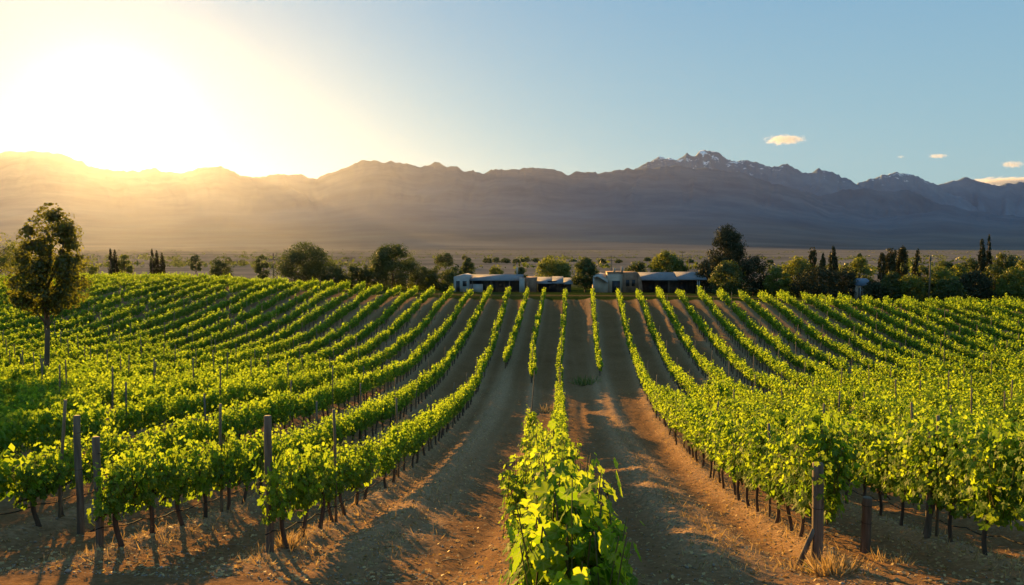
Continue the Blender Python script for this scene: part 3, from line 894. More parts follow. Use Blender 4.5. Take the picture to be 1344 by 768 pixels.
# ------------------------------------------------------------------ ground litter, stones, tufts
def litter():
    g = np.random.default_rng(31)
    P = []; 
    for r in ROWS:
        k = r['key']
        if k in ('central', 'beside') or (k[0] in ('left', 'right') and k[1] <= 3) or k in ('bare_left', 'bare_right'):
            n = 1500 if k[0] in ('left', 'right') and k[1] <= 2 else 700
            y = r['y0'] * 0 + 9.5 + (g.random(n) ** 1.7) * 45
            lim = min(r['y0'], 12) - 0.6
            y = y[y > lim]
            x = row_x(r, y) + g.normal(0, 0.42, len(y))
            P.append(np.stack([x, y], 1))
    n = 5200
    y = 9.8 + g.random(n) ** 2 * 16; x = g.uniform(-9, 8, n); P.append(np.stack([x, y], 1))
    P = np.vstack(P); z = ground_z(P[:, 0], P[:, 1])
    n = len(P); Q = np.stack([P[:, 0], P[:, 1], z + 0.012], 1)
    nrm = np.array([0, 0, 1.0]) + g.normal(0, 0.45, (n, 3)); tip = g.normal(0, 1, (n, 3)) * (1, 1, 0.2)
    me = leaves_mesh('dry_leaves', Q, nrm, tip, g.uniform(0.018, 0.055, n), 'lobed', M['straw'], g.random(n))
    prop(link(bpy.data.objects.new('dry_leaves', me)), 'dry fallen leaves and straw lying under the vines', 'leaf litter', None, 'stuff')
    # straw stalks
    n = 5000
    rr = [r for r in ROWS if r['key'][0] in ('left', 'right') and r['key'][1] <= 2 or r['key'] in ('bare_left', 'bare_right')]
    X = []
    for r in rr:
        m = n // len(rr)
        y = max(10.5, min(r['y0'], 12) - 0.8) + g.random(m) ** 1.6 * 32
        X.append(np.stack([row_x(r, y) + g.normal(0, 0.33, m), y], 1))
    P = np.vstack(X); n = len(P)
    Q = np.stack([P[:, 0], P[:, 1], ground_z(P[:, 0], P[:, 1]) - 0.01], 1)
    me = leaves_mesh('dry_grass', Q, g.normal(0, 1, (n, 3)) * (1, 1, 0.3), np.array([0, 0, 0.8]) + g.normal(0, 0.55, (n, 3)), g.uniform(0.06, 0.20, n), 'blade', M['straw'], g.random(n))
    prop(link(bpy.data.objects.new('dry_grass', me)), 'sparse straw coloured grass on the soil banks', 'dry grass', None, 'stuff')
    # cut canes left in the lanes
    mb = MB()
    for k in range(420):
        yy = 9.8 + g.random() ** 1.6 * 28; xx = g.choice([-2.2, 2.2, -1.2, 3.4, -5.6, 0.9]) + g.normal(0, 0.55)
        a = g.uniform(0, 6.28); L = g.uniform(0.07, 0.30); zz = gz(xx, yy)
        dx, dy = math.cos(a) * L, math.sin(a) * L
        mb.tube([(xx, yy, zz + 0.012), (xx + dx * 0.5 + g.normal(0, .02), yy + dy * 0.5, zz + 0.025), (xx + dx, yy + dy, gz(xx + dx, yy + dy) + 0.012)], [0.006, 0.005, 0.003], 4, False)
    prop(mb.build('prunings', M['stake'], None, None, True), 'short cut vine canes scattered in the dirt lanes', 'prunings', None, 'stuff')
    # stones and clods
    n = 6500
    y = 9.6 + g.random(n) ** 1.8 * 30; x = g.uniform(-1, 1, n) * (5 + y * 0.35)
    z = ground_z(x, y); s = g.uniform(0.006, 0.022, n) * (1 + (g.random(n) < 0.03) * 1.2)
    ico = np.array([(0, 0, 1), (.9, 0, .3), (.28, .85, .35), (-.72, .53, .3), (-.72, -.53, .4), (.28, -.85, .3), (0, 0, -.8)])
    fc = np.array([(0, 1, 2), (0, 2, 3), (0, 3, 4), (0, 4, 5), (0, 5, 1), (6, 2, 1), (6, 3, 2), (6, 4, 3), (6, 5, 4), (6, 1, 5)])
    V = ico[None] * (1 + g.normal(0, 0.18, (n, 7, 3)))
    V = V * (s[:, None, None] * np.array([1.2, 1.0, 0.7])) 
    a = g.uniform(0, 6.28, n); c, q = np.cos(a)[:, None], np.sin(a)[:, None]
    V = np.stack([V[..., 0] * c - V[..., 1] * q, V[..., 0] * q + V[..., 1] * c, V[..., 2]], -1) + np.stack([x, y, z + s * 0.2], 1)[:, None]
    F = (fc[None] + (np.arange(n) * 7)[:, None, None]).reshape(-1, 3)
    me = np_mesh('gravel', V.reshape(-1, 3), [F], M['stone'])
    prop(link(bpy.data.objects.new('gravel', me)), 'small stones and clods strewn over the bare soil', 'gravel', None, 'stuff')
litter()

def tuft(px, py_ground_Y, label, n=130, h=0.32, spread=0.16, mat='straw', name='grass_tuft'):
    Y = py_ground_Y; x = px_x(px, Y); g = np.random.default_rng(int(px * 7))
    th = g.uniform(0, 6.28, n); r = spread * np.sqrt(g.random(n))
    P = np.stack([r * np.cos(th), r * np.sin(th), np.full(n, -0.02)], 1)
    tip = np.stack([np.cos(th) * r / spread * 0.7, np.sin(th) * r / spread * 0.7, np.ones(n)], 1) + g.normal(0, 0.22, (n, 3))
    me = leaves_mesh(name, P, g.normal(0, 1, (n, 3)), tip, h * g.uniform(0.45, 1.1, n), 'blade', M[mat], g.random(n))
    o = link(bpy.data.objects.new(name, me), None, (x, Y, gz(x, Y)))
    prop(o, label, 'grass tuft', 'grass tufts on the vineyard soil')
tuft(1102, 11.3, 'straw coloured dry tuft at the foot of the braced post', 220, 0.36, 0.24)
tuft(1052, 11.6, 'small golden tuft between the lane and the slanting brace', 90, 0.2, 0.2)
tuft(1180, 12.6, 'low golden tuft under the right vines beside the stout post', 120, 0.22, 0.3)
tuft(375, 11.9, 'golden dry tuft just right of the tall grey post', 140, 0.25, 0.22)
tuft(330, 11.5, 'sparse dry tuft at the left foot of the tall grey post', 60, 0.15, 0.14)
tuft(200, 12.4, 'low dry tuft under the second left vine row', 90, 0.16, 0.3)
tuft(1075, 11.55, 'green weed sprouting right against the braced post', 40, 0.2, 0.08, 'weed')
tuft(722, 46, 'tall dry tuft in the gap beside the central row', 90, 0.5, 0.5)
tuft(770, 58, 'yellow dry weeds where the right bare bank begins', 160, 0.7, 0.9, 'weed')

def twig():
    x = px_x(578, 11.8); Y = 11.8
    mb = MB()
    p = np.array([(0, 0, .02), (.12, .04, .035), (.25, .05, .02), (.38, .12, .03), (.46, .22, .05)])
    mb.tube(p, np.linspace(0.011, 0.005, 5), 6)
    mb.tube([p[2], p[2] + (.08, -.06, .03), p[2] + (.15, -.09, .02)], [0.006, 0.004, 0.003], 5)
    o = mb.build('twig', M['stake'], None, (x, Y, gz(x, Y)), True)
    prop(o, 'pale dry forked twig lying in the left dirt lane', 'twig')
twig()

# ------------------------------------------------------------------ trees
def limb_mesh(mb, p0, p1, r0, r1, g, bend=0.12, sides=6, n=5):
    p0 = np.asarray(p0, float); p1 = np.asarray(p1, float); L = np.linalg.norm(p1 - p0)
    t = np.linspace(0, 1, n)[:, None]
    mid = g.normal(0, bend * L, 3)
    P = p0 + (p1 - p0) * t + mid * np.sin(np.pi * t) * 0.5
    mb.tube(P, np.linspace(r0, r1, n), sides)

def tree(name, label, cat, px, top, base_px_w, Y, leafmat, shape='round', group=None, leaf=None, clumps=60, per=42, dense=2.4, trunk_h=0.25, seed=None, show_trunk=True, lean=0.0, x=None, spread=1.0):
    g = np.random.default_rng(int(px * 13 + top) if seed is None else seed)
    if x is None: x = px_x(px, Y)
    z0 = gz(x, Y); d = depth(x, Y)
    H = max(py_z(top, x, Y) - z0, 0.8); W = base_px_w / FPX * d / 2
    leaf = leaf or max(0.16, 0.0017 * d)
    per = per * dense
    o = empty(name, (x, Y, z0), 0, label, cat, group)
    th = H * trunk_h
    # envelope radius over the crown's height
    def env(t):
        if shape == 'cypress': return np.interp(t, [0, .08, .35, .7, .92, 1], [.6, .85, 1, .72, .32, .04])
        if shape == 'cone': return np.interp(t, [0, .1, .4, .75, 1], [.8, 1, .8, .42, .06])
        if shape == 'conifer': return np.interp(t, [0, .12, .3, .5, .7, .86, 1], [.85, 1.0, .78, .74, .60, .38, .08])
        if shape == 'column': return np.interp(t, [0, .1, .5, .9, 1], [.7, .95, 1, .8, .25])
        if shape == 'tall': return np.interp(t, [0, .10, .28, .45, .62, .76, .88, 1], [.45, .90, 1.0, .92, .72, .66, .40, .10])
        if shape == 'bush': return np.interp(t, [0, .2, .5, .8, 1], [.9, 1, .95, .65, .2])
        return np.interp(t, [0, .12, .45, .75, .92, 1], [.45, .82, 1, .82, .45, .12])
    cs = []
    tries = 0
    while len(cs) < clumps and tries < clumps * 30:
        tries += 1
        t = g.random(); a = g.uniform(0, 2 * np.pi)
        rr = env(t) * (np.sqrt(g.random()) * 0.55 + 0.42) * g.uniform(0.75, 1.08)
        if g.random() > env(t) ** 1.0 + 0.12: continue
        cs.append((W * rr * np.cos(a), W * rr * np.sin(a) * spread, th + (H - th) * (0.03 + t * 0.93)))
    cs = np.array(cs)
    cs[:, 0] += lean * (cs[:, 2] / H)
    pull = {'cypress': 0.30, 'column': 0.34, 'conifer': 0.24, 'tall': 0.20}.get(shape, 0.26)
    sig = W * pull
    P = []; O = []; TI = []
    for c in cs:
        s = sig * g.uniform(0.65, 1.25)
        m = int(per * g.uniform(0.7, 1.3))
        sh = {'cypress': (0.6, 0.6, 2.2), 'column': (.7, .7, 1.6), 'conifer': (1.15, 1.15, .7)}.get(shape, (1, 1, .75))
        q = g.normal(0, 1, (m, 3)); q = unit(q) * (g.random((m, 1)) ** 0.4) * 1.5
        P.append(c + q * s * np.array(sh)); O.append(q + np.array([0, 0, 0.4])); TI.append(np.full(m, g.normal(0, 0.12)))
    # twigs that break the outline
    m = clumps * 5
    t = g.random(m); a = g.uniform(0, 2 * np.pi, m); e = env(t) * W * g.uniform(0.9, 1.18, m)
    P.append(np.stack([e * np.cos(a) + lean * (th + (H - th) * t) / H, e * np.sin(a) * spread, th + (H - th) * np.minimum(t * 1.02, 1.0)], 1)); O.append(g.normal(0, 1, (m, 3))); TI.append(np.zeros(m))
    P = np.vstack(P); O = np.vstack(O); n = len(P)
    P[:, 2] = np.maximum(P[:, 2], 0.05)
    up = (0, 0, 0.9) if shape in ('cypress', 'column') else (0, 0, 0.1)
    me = leaves_mesh('crown', P, O + g.normal(0, 0.5, (n, 3)), g.normal(0, 0.6, (n, 3)) + np.array(up), leaf * g.uniform(0.6, 1.35, n), 'diamond', M[leafmat],
                     np.clip(0.45 + np.concatenate(TI) + g.normal(0, 0.2, n), 0, 1))
    link(bpy.data.objects.new('crown', me), o)
    mb = MB()
    r0 = max(0.05, min(0.32, H * (0.015 if shape == 'tall' else 0.022)))
    topz = H * (0.9 if shape in ('cypress', 'cone', 'conifer', 'column') else 0.62)
    zz = np.linspace(-0.2, topz, 7)
    cx = lean * np.maximum(zz, 0) / H + 0.03 * H * 0.3 * np.sin(zz / H * 4 + px)
    cxs = cx - cx[1] * 0
    mb.tube(np.stack([cxs, 0.01 * H * np.sin(zz / H * 5), zz], 1), np.interp(zz / H, [-0.1, 0, 0.05, 0.4, 1], [1.5, 1.35, 1.0, 0.75, 0.2]) * r0, 8)
    if shape not in ('cypress', 'column'):
        for c in cs[g.permutation(len(cs))[:min(18, len(cs))]]:
            zb = np.clip(c[2] - g.uniform(0.15, 0.4) * (H - th), th * 0.8, topz)
            limb_mesh(mb, (np.interp(zb, zz, cxs), 0, zb), c, r0 * 0.38, r0 * 0.1, g)
    mb.build('trunk', M['trunk'], o, None, True)
    return o

G_L = 'trees beyond the left part of the vineyard'
G_R = 'trees beyond the right part of the vineyard'
tree('tall_tree', 'tall slender tree with a bare trunk standing among the left vine rows', 'tree', 52, 268, 92, 43.5, 'tall_leaf', 'tall', None, 0.15, 125, 92, 1.0, 0.42, 4, True, 0.8)
tree('tree', 'yellowish tree at the left edge partly behind the tall tree', 'tree', -2, 306, 74, 128, 'gold_leaf', 'round', G_L, None, 60, 40)
tree('bush', 'yellow green bush beyond the vines right of the tall tree', 'bush', 112, 341, 34, 128, 'gold_leaf', 'bush', G_L, None, 36, 34, 2.4, 0.05)
tree('cypress', 'left cypress of the dark pair beside a pale round bush', 'cypress', 145.5, 327, 6.5, 150, 'cypress_leaf', 'cypress', G_L, None, 40, 24, 2.4, 0.03)
tree('cypress', 'right cypress of the dark pair, touching the pale bush', 'cypress', 151.5, 328, 8, 152, 'cypress_leaf', 'cypress', G_L, None, 40, 24, 2.4, 0.03)
tree('bush', 'pale round bush standing against the pair of cypresses', 'bush', 163, 335, 24, 154, 'gold_leaf', 'bush', G_L, None, 36, 34, 2.4, 0.05)
tree('cypress', 'tallest cypress of the three in a row on the left', 'cypress', 200, 327, 6.5, 150, 'cypress_leaf', 'cypress', G_L, None, 44, 24, 2.4, 0.03)
tree('cypress', 'middle cypress of the three in a row on the left', 'cypress', 206, 329, 6.5, 151, 'cypress_leaf', 'cypress', G_L, None, 44, 24, 2.4, 0.03)
tree('cypress', 'shortest cypress of the three in a row on the left', 'cypress', 213, 332, 7, 150, 'cypress_leaf', 'cypress', G_L, None, 44, 24, 2.4, 0.03)
tree('small_tree', 'small far tree between the cypress trio and the dark bush', 'tree', 257, 336, 17, 260, 'broad_leaf', 'round', G_L, None, 28, 30, 2.4, 0.3)
tree('bush', 'dark rounded bush alone at the top edge of the left vines', 'bush', 290, 337, 29, 140, 'broad_leaf', 'bush', G_L, None, 46, 38, 2.4, 0.05)
tree('small_tree', 'small dull tree just left of the utility pole', 'tree', 345, 335, 19, 180, 'broad_leaf', 'round', G_L, None, 30, 34, 2.4, 0.2)
tree('round_tree', 'big round dark tree with a flat top, right of the utility pole', 'tree', 398, 320, 64, 150, 'broad_leaf', 'round', G_L, None, 90, 60, 2.4, 0.12)
for k, (px, top, w) in enumerate([(436, 345, 32), (463, 347, 30), (482, 349, 24)]):
    tree('shrub', ('low dark shrub touching the big round tree', 'low shrub in the middle of the dark hedge line', 'low shrub left of the spreading tree')[k], 'shrub', px, top, w, 148 + k, 'broad_leaf', 'bush', G_L, None, 40, 36, 2.4, 0.05)
tree('spreading_tree', 'dark spreading tree left of the white farm building', 'tree', 515, 322, 62, 146, 'broad_leaf', 'round', G_L, None, 95, 60, 2.4, 0.10)
for k, (px, top, w, Y) in enumerate([(553, 350, 34, 150), (580, 346, 38, 152), (598, 352, 26, 156)]):
    tree('shrub', ('dark shrub right under the spreading tree', 'largest dark shrub between the spreading tree and the farm', 'dark shrub behind the white end wall of the farm')[k], 'shrub', px, top, w, Y, 'broad_leaf', 'bush', G_L, None, 46, 38, 2.4, 0.05)
tree('tree', 'pale hazy tree far behind the dark shrubs by the farm', 'tree', 584, 332, 24, 420, 'broad_leaf', 'round', None, None, 34, 30, 2.4, 0.15)
tree('cone_tree', 'cone shaped green tree behind the white end wall', 'tree', 614, 339, 28, 166, 'broad_leaf', 'cone', None, None, 44, 36, 2.4, 0.08)
tree('bush', 'round green bush behind the long farm roof', 'bush', 651, 348, 20, 168, 'gold_leaf', 'bush', None, None, 34, 34, 2.4, 0.06)
tree('bush', 'small dark bush behind the farm roof beside the chimney pillar', 'bush', 684, 351, 20, 166, 'broad_leaf', 'bush', None, None, 34, 34, 2.4, 0.06)
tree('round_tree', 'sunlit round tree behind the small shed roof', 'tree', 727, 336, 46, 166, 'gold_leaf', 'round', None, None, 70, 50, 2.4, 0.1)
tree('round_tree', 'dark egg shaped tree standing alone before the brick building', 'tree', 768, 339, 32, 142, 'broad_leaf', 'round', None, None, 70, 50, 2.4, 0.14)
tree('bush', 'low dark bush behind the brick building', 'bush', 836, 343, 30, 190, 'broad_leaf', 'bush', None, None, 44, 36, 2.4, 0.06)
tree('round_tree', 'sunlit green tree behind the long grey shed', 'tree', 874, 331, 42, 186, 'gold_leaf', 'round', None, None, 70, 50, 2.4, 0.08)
tree('shrub', 'dark shrub at the right side of the sunlit tree', 'shrub', 893, 338, 22, 186, 'broad_leaf', 'bush', None, None, 40, 36, 2.4, 0.06)
tree('conifer', 'tallest dark conifer with a ragged top right of the sheds', 'conifer', 954, 297, 56, 155, 'dark_leaf', 'conifer', None, 0.26, 130, 50, 2.4, 0.16)
tree('shrub', 'dark shrub at the left foot of the tallest conifer', 'shrub', 928, 341, 34, 148, 'dark_leaf', 'bush', G_R, None, 56, 44, 2.4, 0.04)
tree('shrub', 'sunlit topped shrub in front of the tallest conifer', 'shrub', 955, 342, 44, 140, 'broad_leaf', 'bush', G_R, None, 60, 44, 2.4, 0.04)
tree('shrub', 'wide dark shrub at the right foot of the tallest conifer', 'shrub', 990, 336, 48, 150, 'dark_leaf', 'bush', G_R, None, 64, 44, 2.4, 0.04)
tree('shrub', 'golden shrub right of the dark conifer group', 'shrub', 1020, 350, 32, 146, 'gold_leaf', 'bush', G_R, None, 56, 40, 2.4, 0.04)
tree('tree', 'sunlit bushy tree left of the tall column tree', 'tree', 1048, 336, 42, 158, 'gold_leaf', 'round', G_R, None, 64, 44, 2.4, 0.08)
tree('column_tree', 'narrow column tree with a blunt top among the golden trees', 'tree', 1066, 325, 11, 162, 'cypress_leaf', 'column', G_R, None, 46, 30, 2.4, 0.04)
tree('cypress', 'small pointed cypress left of the larger dark cypress', 'cypress', 1080, 333, 11, 160, 'cypress_leaf', 'cypress', G_R, None, 46, 28, 2.4, 0.03)
tree('cypress', 'sharp pointed dark cypress above the dark thicket', 'cypress', 1093, 324, 15, 160, 'dark_leaf', 'cypress', G_R, None, 56, 30, 2.4, 0.03)
tree('thicket', 'dense dark thicket left of the blue roofed house', 'bush', 1072, 352, 64, 144, 'dark_leaf', 'bush', G_R, None, 80, 44, 2.4, 0.04)
tree('thicket', 'dark thicket that reaches the blue roofed house', 'bush', 1108, 350, 46, 146, 'dark_leaf', 'bush', G_R, None, 64, 44, 2.4, 0.04)
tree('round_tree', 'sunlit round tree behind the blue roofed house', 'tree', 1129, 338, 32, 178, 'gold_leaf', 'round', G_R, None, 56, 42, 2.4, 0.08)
tree('cypress', 'dark slim cypress just right of the blue roofed house', 'cypress', 1157, 332, 9, 150, 'cypress_leaf', 'column', G_R, None, 50, 28, 2.4, 0.03)
tree('column_tree', 'thick dark column tree, left of two joined crowns', 'tree', 1168, 326, 17, 156, 'cypress_leaf', 'column', G_R, None, 60, 34, 2.4, 0.04)
tree('column_tree', 'thick brownish column tree, right of two joined crowns', 'tree', 1184, 326, 15, 157, 'cypress_leaf', 'column', G_R, None, 60, 34, 2.4, 0.04)
tree('cypress', 'pointed dark cypress standing by itself on the right', 'cypress', 1204, 327, 12, 158, 'dark_leaf', 'cypress', G_R, None, 56, 30, 2.4, 0.03)
gr_sh = [(1146, 368, 22, 138, 'dark_leaf', 'low dark shrub in front of the slim cypress'), (1172, 358, 30, 142, 'broad_leaf', 'olive shrub under the two joined column trees'),
         (1196, 360, 34, 141, 'gold_leaf', 'golden shrub under the lone pointed cypress'), (1214, 350, 30, 148, 'broad_leaf', 'dark green shrub left of the tall pole'),
         (1236, 350, 38, 146, 'gold_leaf', 'sunlit yellow shrub just right of the tall pole'), (1258, 347, 34, 150, 'gold_leaf', 'sunlit shrub with a round top between pole and cypresses'),
         (1246, 366, 36, 138, 'broad_leaf', 'low olive shrub in front of the sunlit shrubs'), (1272, 341, 36, 162, 'broad_leaf', 'broad tree left of the twin cypresses'),
         (1240, 344, 34, 178, 'broad_leaf', 'dull green tree behind the sunlit yellow shrub'), (1280, 358, 44, 142, 'dark_leaf', 'dark shrub mass at the foot of the twin cypresses'),
         (1306, 348, 34, 148, 'broad_leaf', 'olive shrub right of the twin cypresses'), (1318, 330, 40, 158, 'broad_leaf', 'dark round tree near the right edge'),
         (1330, 352, 34, 138, 'gold_leaf', 'sunlit shrub in front of the right edge tree'), (1346, 342, 34, 146, 'gold_leaf', 'sunlit yellow tree cut by the right edge'),
         (1370, 338, 50, 150, 'broad_leaf', 'dark tree beyond the right edge tree')]
for px, top, w, Y, mt, lab in gr_sh:
    tree('shrub', lab, 'shrub', px, top, w, Y, mt, 'bush', G_R, None, 58, 42, 2.4, 0.05)
tree('cypress', 'broader of the twin cypresses at the right edge', 'cypress', 1288, 314, 13, 155, 'dark_leaf', 'cypress', G_R, None, 62, 32, 2.4, 0.03)
tree('cypress', 'taller thin spire of the twin cypresses at the right edge', 'cypress', 1297, 308, 7.5, 156, 'dark_leaf', 'cypress', G_R, None, 56, 26, 2.4, 0.03)

# small far trees on the plain
g = np.random.default_rng(91)
far_list = [(300, 338, 8, 520), (318, 341, 9, 480), (372, 338, 7, 700), (540, 338, 8, 640), (640, 339, 12, 560), (652, 338, 10, 570), (664, 339, 12, 560), (678, 340, 10, 540),
            (690, 338, 12, 600), (703, 339, 9, 590), (716, 340, 10, 560), (752, 341, 9, 620), (790, 340, 11, 540), (812, 341, 10, 560), (850, 338, 9, 640), (905, 340, 10, 560),
            (1010, 341, 9, 560), (1128, 333, 7, 700), (1300, 336, 8, 600), (232, 341, 8, 500), (60, 338, 10, 600), (455, 338, 7, 700), (610, 336, 7, 700)]
for px, top, w, Y in far_list:
    tree('small_tree', 'tiny hazy tree on the dry plain beyond the farm', 'tree', px, top, w, Y, 'broad_leaf', 'bush', 'tiny trees on the plain', None, 14, 16, 2.4, 0.1)
# low scrub over the plain
def scrub():
    g = np.random.default_rng(92)
    n = 3200
    Y = 330 * np.exp(g.random(n) ** 1.3 * 2.0); px = g.uniform(-300, 1650, n)
    x = np.array([px_x(a, b) for a, b in zip(px, Y)])
    keep = fbm(x * 0.004, Y * 0.012, 3) > 0.46
    x, Y = x[keep], Y[keep]; n = len(x)
    z = terrain(x, Y)
    s = g.uniform(0.7, 1.9, n) * (1 + 0.6 * (Y < 800))
    k = 12
    P = np.repeat(np.stack([x, Y, z], 1), k, 0) + g.normal(0, 1, (n * k, 3)) * np.repeat(s, k)[:, None] * np.array([1.1, 1.1, 0.35]) + np.array([0, 0, 1]) * np.repeat(s, k)[:, None] * 0.5
    m = n * k
    me = leaves_mesh('scrub', P, g.normal(0, 1, (m, 3)), g.normal(0, 1, (m, 3)), np.repeat(s, k) * 0.75, 'diamond', M['broad_leaf'], g.random(m))
    prop(link(bpy.data.objects.new('scrub', me)), 'low scrub dotted over the dry plain', 'scrub', None, 'stuff')
scrub()

# ------------------------------------------------------------------ farm buildings
def base_z(px0, px1, Y):
    return min(gz(px_x(p, Y), Y) for p in (px0, (px0 + px1) / 2, px1)) - 0.1

def long_shed():
    Y = 139.0; x0, x1 = px_x(597, Y), px_x(704, Y); z0 = base_z(597, 704, Y)
    o = empty('farm_building', (x0, Y, z0), 0, 'long low farm building with a white end wall and pale sheet roof', 'building')
    L = x1 - x0; H = py_z(363.5, x0, Y) - z0
    e = 2.6                                   # the white end block
    sx = L * 0.83
    MB().box(e, sx, 0, 7, 0, H - 0.55).build('wall', M['dark_wall'], o)
    MB().prism([(-1.0, H - 0.62), (-1.0, H - 0.52), (3.5, H + 0.35), (8.0, H - 0.52), (8.0, H - 0.62), (3.5, H + 0.25)], e + 0.02, sx).build('roof', M['roof'], o)
    w = MB().prism_y([(0, 0), (e, 0), (e, H + 0.1), (e * 0.55, H + 0.42), (0, H + 0.1)], -1.6, 7.2).build('end_wall', M['white'], o)
    MB().box(e * 0.16, e * 0.40, -1.66, -1.6, 0.05, 2.1).build('door', M['opening'], w)
    MB().box(e * 0.60, e * 0.86, -1.66, -1.6, 1.2, 2.1).build('window', M['opening'], w)
    MB().box(e + 0.02, e + 2.3, -0.75, 0.0, 0, H * 0.55).build('outbuilding', M['white'], o)
    for k, (a, b) in enumerate([(0.26, 0.33), (0.42, 0.50), (0.62, 0.70)]):
        MB().box(L * a, L * b, -0.06, 0.0, 0.05, 2.2).build('door', M['opening'], o)
    MB().box(L * 0.53, L * 0.60, -0.05, 0.0, 1.0, 1.9).build('window', M['opening'], o)
    MB().box(L * 0.795, L * 0.86, -1.3, -0.9, 0, H - 0.10).build('pillar', M['white'], o)
    MB().box(L * 0.862, L, -0.8, 6, 0, H - 0.15).build('block', M['brick'], o)
    ch = MB().box(L * 0.735, L * 0.76, 4.2, 4.6, H, H + 1.6).build('chimney', M['cream'], o)
    for k in range(4):
        MB().box(e + 0.5 + k * 3.2, e + 0.62 + k * 3.2, -0.95, -0.83, 0, H - 0.6).build('post', M['pole'], o)
long_shed()

def small_shed():
    Y = 141.0; x0, x1 = px_x(704.5, Y), px_x(752, Y); z0 = base_z(704, 752, Y)
    o = empty('shed', (x0, Y, z0), 0, 'small dark shed with a pale sloping roof between the farm and the egg shaped tree', 'shed')
    L = x1 - x0; H = py_z(366, x0, Y) - z0
    MB().box(0.2, L - 0.3, 0.3, 5, 0, H - 0.75).build('wall', M['dark_wall'], o)
    MB().prism([(-0.7, H - 0.85), (-0.7, H - 0.75), (5.3, H + 0.15), (5.3, H + 0.05)], 0, L * 0.42).build('roof', M['roof'], o)
    MB().prism([(-0.9, H - 0.80), (-0.9, H - 0.70), (5.3, H + 0.25), (5.3, H + 0.15)], L * 0.42 + 0.01, L * 0.74).build('roof', M['roof'], o)
    MB().prism([(-0.7, H - 0.92), (-0.7, H - 0.82), (5.3, H + 0.02), (5.3, H - 0.08)], L * 0.74 + 0.01, L).build('roof', M['roof'], o)
    MB().box(L * 0.3, L * 0.55, 0.24, 0.3, 0.05, 2.1).build('door', M['opening'], o)
    MB().box(L * 0.65, L * 0.8, 0.25, 0.3, 1.0, 1.8).build('window', M['opening'], o)
small_shed()

def brick_house():
    Y = 140.0; x0, x1 = px_x(778, Y), px_x(842, Y); z0 = base_z(778, 842, Y)
    o = empty('brick_building', (x0, Y, z0), 0, 'brown brick building with a dark doorway and a slanting white trimmed wing', 'building')
    L = x1 - x0; H = py_z(358.5, x0, Y) - z0
    a = L * 0.31
    MB().prism_y([(0.15, 0), (a, 0), (a, H - 0.95), (0.75, H - 0.5), (0.15, H - 0.62)], -0.3, 6).build('wing_wall', M['cream'], o)
    t = MB()
    t.add([(0.1, -1.2, H - 0.60), (0.8, -1.2, H - 0.42), (a - 0.02, -1.2, H - 1.5), (a - 0.02, 6.1, H - 0.3), (0.8, 6.1, H + 0.05), (0.1, 6.1, H - 0.25),
           (0.1, -1.2, H - 0.76), (0.8, -1.2, H - 0.60), (a - 0.02, -1.2, H - 1.66), (a - 0.02, 6.1, H - 0.46), (0.8, 6.1, H - 0.11), (0.1, 6.1, H - 0.41)],
          [(0, 1, 4, 5), (1, 2, 3, 4), (6, 11, 10, 7), (7, 10, 9, 8), (0, 6, 7, 1), (1, 7, 8, 2), (2, 8, 9, 3), (3, 9, 10, 4), (4, 10, 11, 5), (5, 11, 6, 0)])
    t.build('wing_roof', M['white'], o)
    MB().box(0.0, 0.24, -1.1, -0.86, 0, H - 0.72).build('porch_post', M['white'], o)
    MB().box(a + 0.01, L * 0.62, 0, 6, 0, H).build('wall', M['cream'], o)
    MB().box(L * 0.62 + 0.01, L * 0.93, -0.25, 6, 0, H + 0.1).build('wall', M['brick'], o)
    bt = MB(); 
    bt.prism_y([(L * 0.93 + .01, 0), (L * 1.03, 0), (L * 1.01, H * 0.45), (L * 0.98, H * 0.78), (L * 0.93 + .01, H + 0.05)], -0.4, 0.0)
    bt.build('buttress', M['brick'], o)
    MB().box(L * 0.40, L * 0.56, -0.06, 0.0, 0.05, H * 0.62).build('door', M['opening'], o)
    for k in (0.68, 0.80):
        MB().box(L * k, L * (k + 0.07), -0.31, -0.25, H * 0.35, H * 0.68).build('window', M['opening'], o)
    MB().box(a - 0.05, L * 0.63, -0.15, 6.1, H + 0.002, H + 0.16).build('parapet', M['brick'], o)
    for k, h in ((0.44, 0.7), (0.60, 0.9)):
        MB().box(L * k, L * k + 0.34, 2.0, 2.35, H + 0.16, H + 0.16 + h).build('chimney', M['cream'], o)
brick_house()

def grey_shed():
    Y = 146.0; x0, x1 = px_x(836, Y), px_x(927, Y); z0 = base_z(836, 927, Y)
    o = empty('open_shed', (x0, Y, z0), 0, 'long open shed with a grey sheet roof and white posts beside the conifer', 'shed')
    L = x1 - x0; H = py_z(359, x0, Y) - z0
    MB().box(0.4, L * 0.86, 1.0, 8, 0, H - 1.15).build('wall', M['dark_wall'], o)
    MB().prism([(-1.2, H - 1.20), (-1.2, H - 1.08), (4.2, H + 0.1), (9.2, H - 1.08), (9.2, H - 1.20), (4.2, H - 0.02)], 0, L * 0.58).build('roof', M['roof'], o)
    MB().prism([(-1.0, H - 1.12), (-1.0, H - 1.00), (4.2, H + 0.2), (9.2, H - 1.00), (9.2, H - 1.12), (4.2, H + 0.08)], L * 0.58 + 0.01, L).build('roof', M['roof'], o)
    for a in (0.86, 0.885, 0.03, 0.45):
        MB().box(L * a, L * a + 0.16, -0.9, -0.74, 0, H - 1.15).build('post', M['white'] if a > 0.8 else M['pole'], o)
    for a in (0.15, 0.35, 0.62):
        MB().box(L * a, L * (a + 0.1), 0.94, 1.0, 0.05, 2.2).build('door', M['opening'], o)
grey_shed()

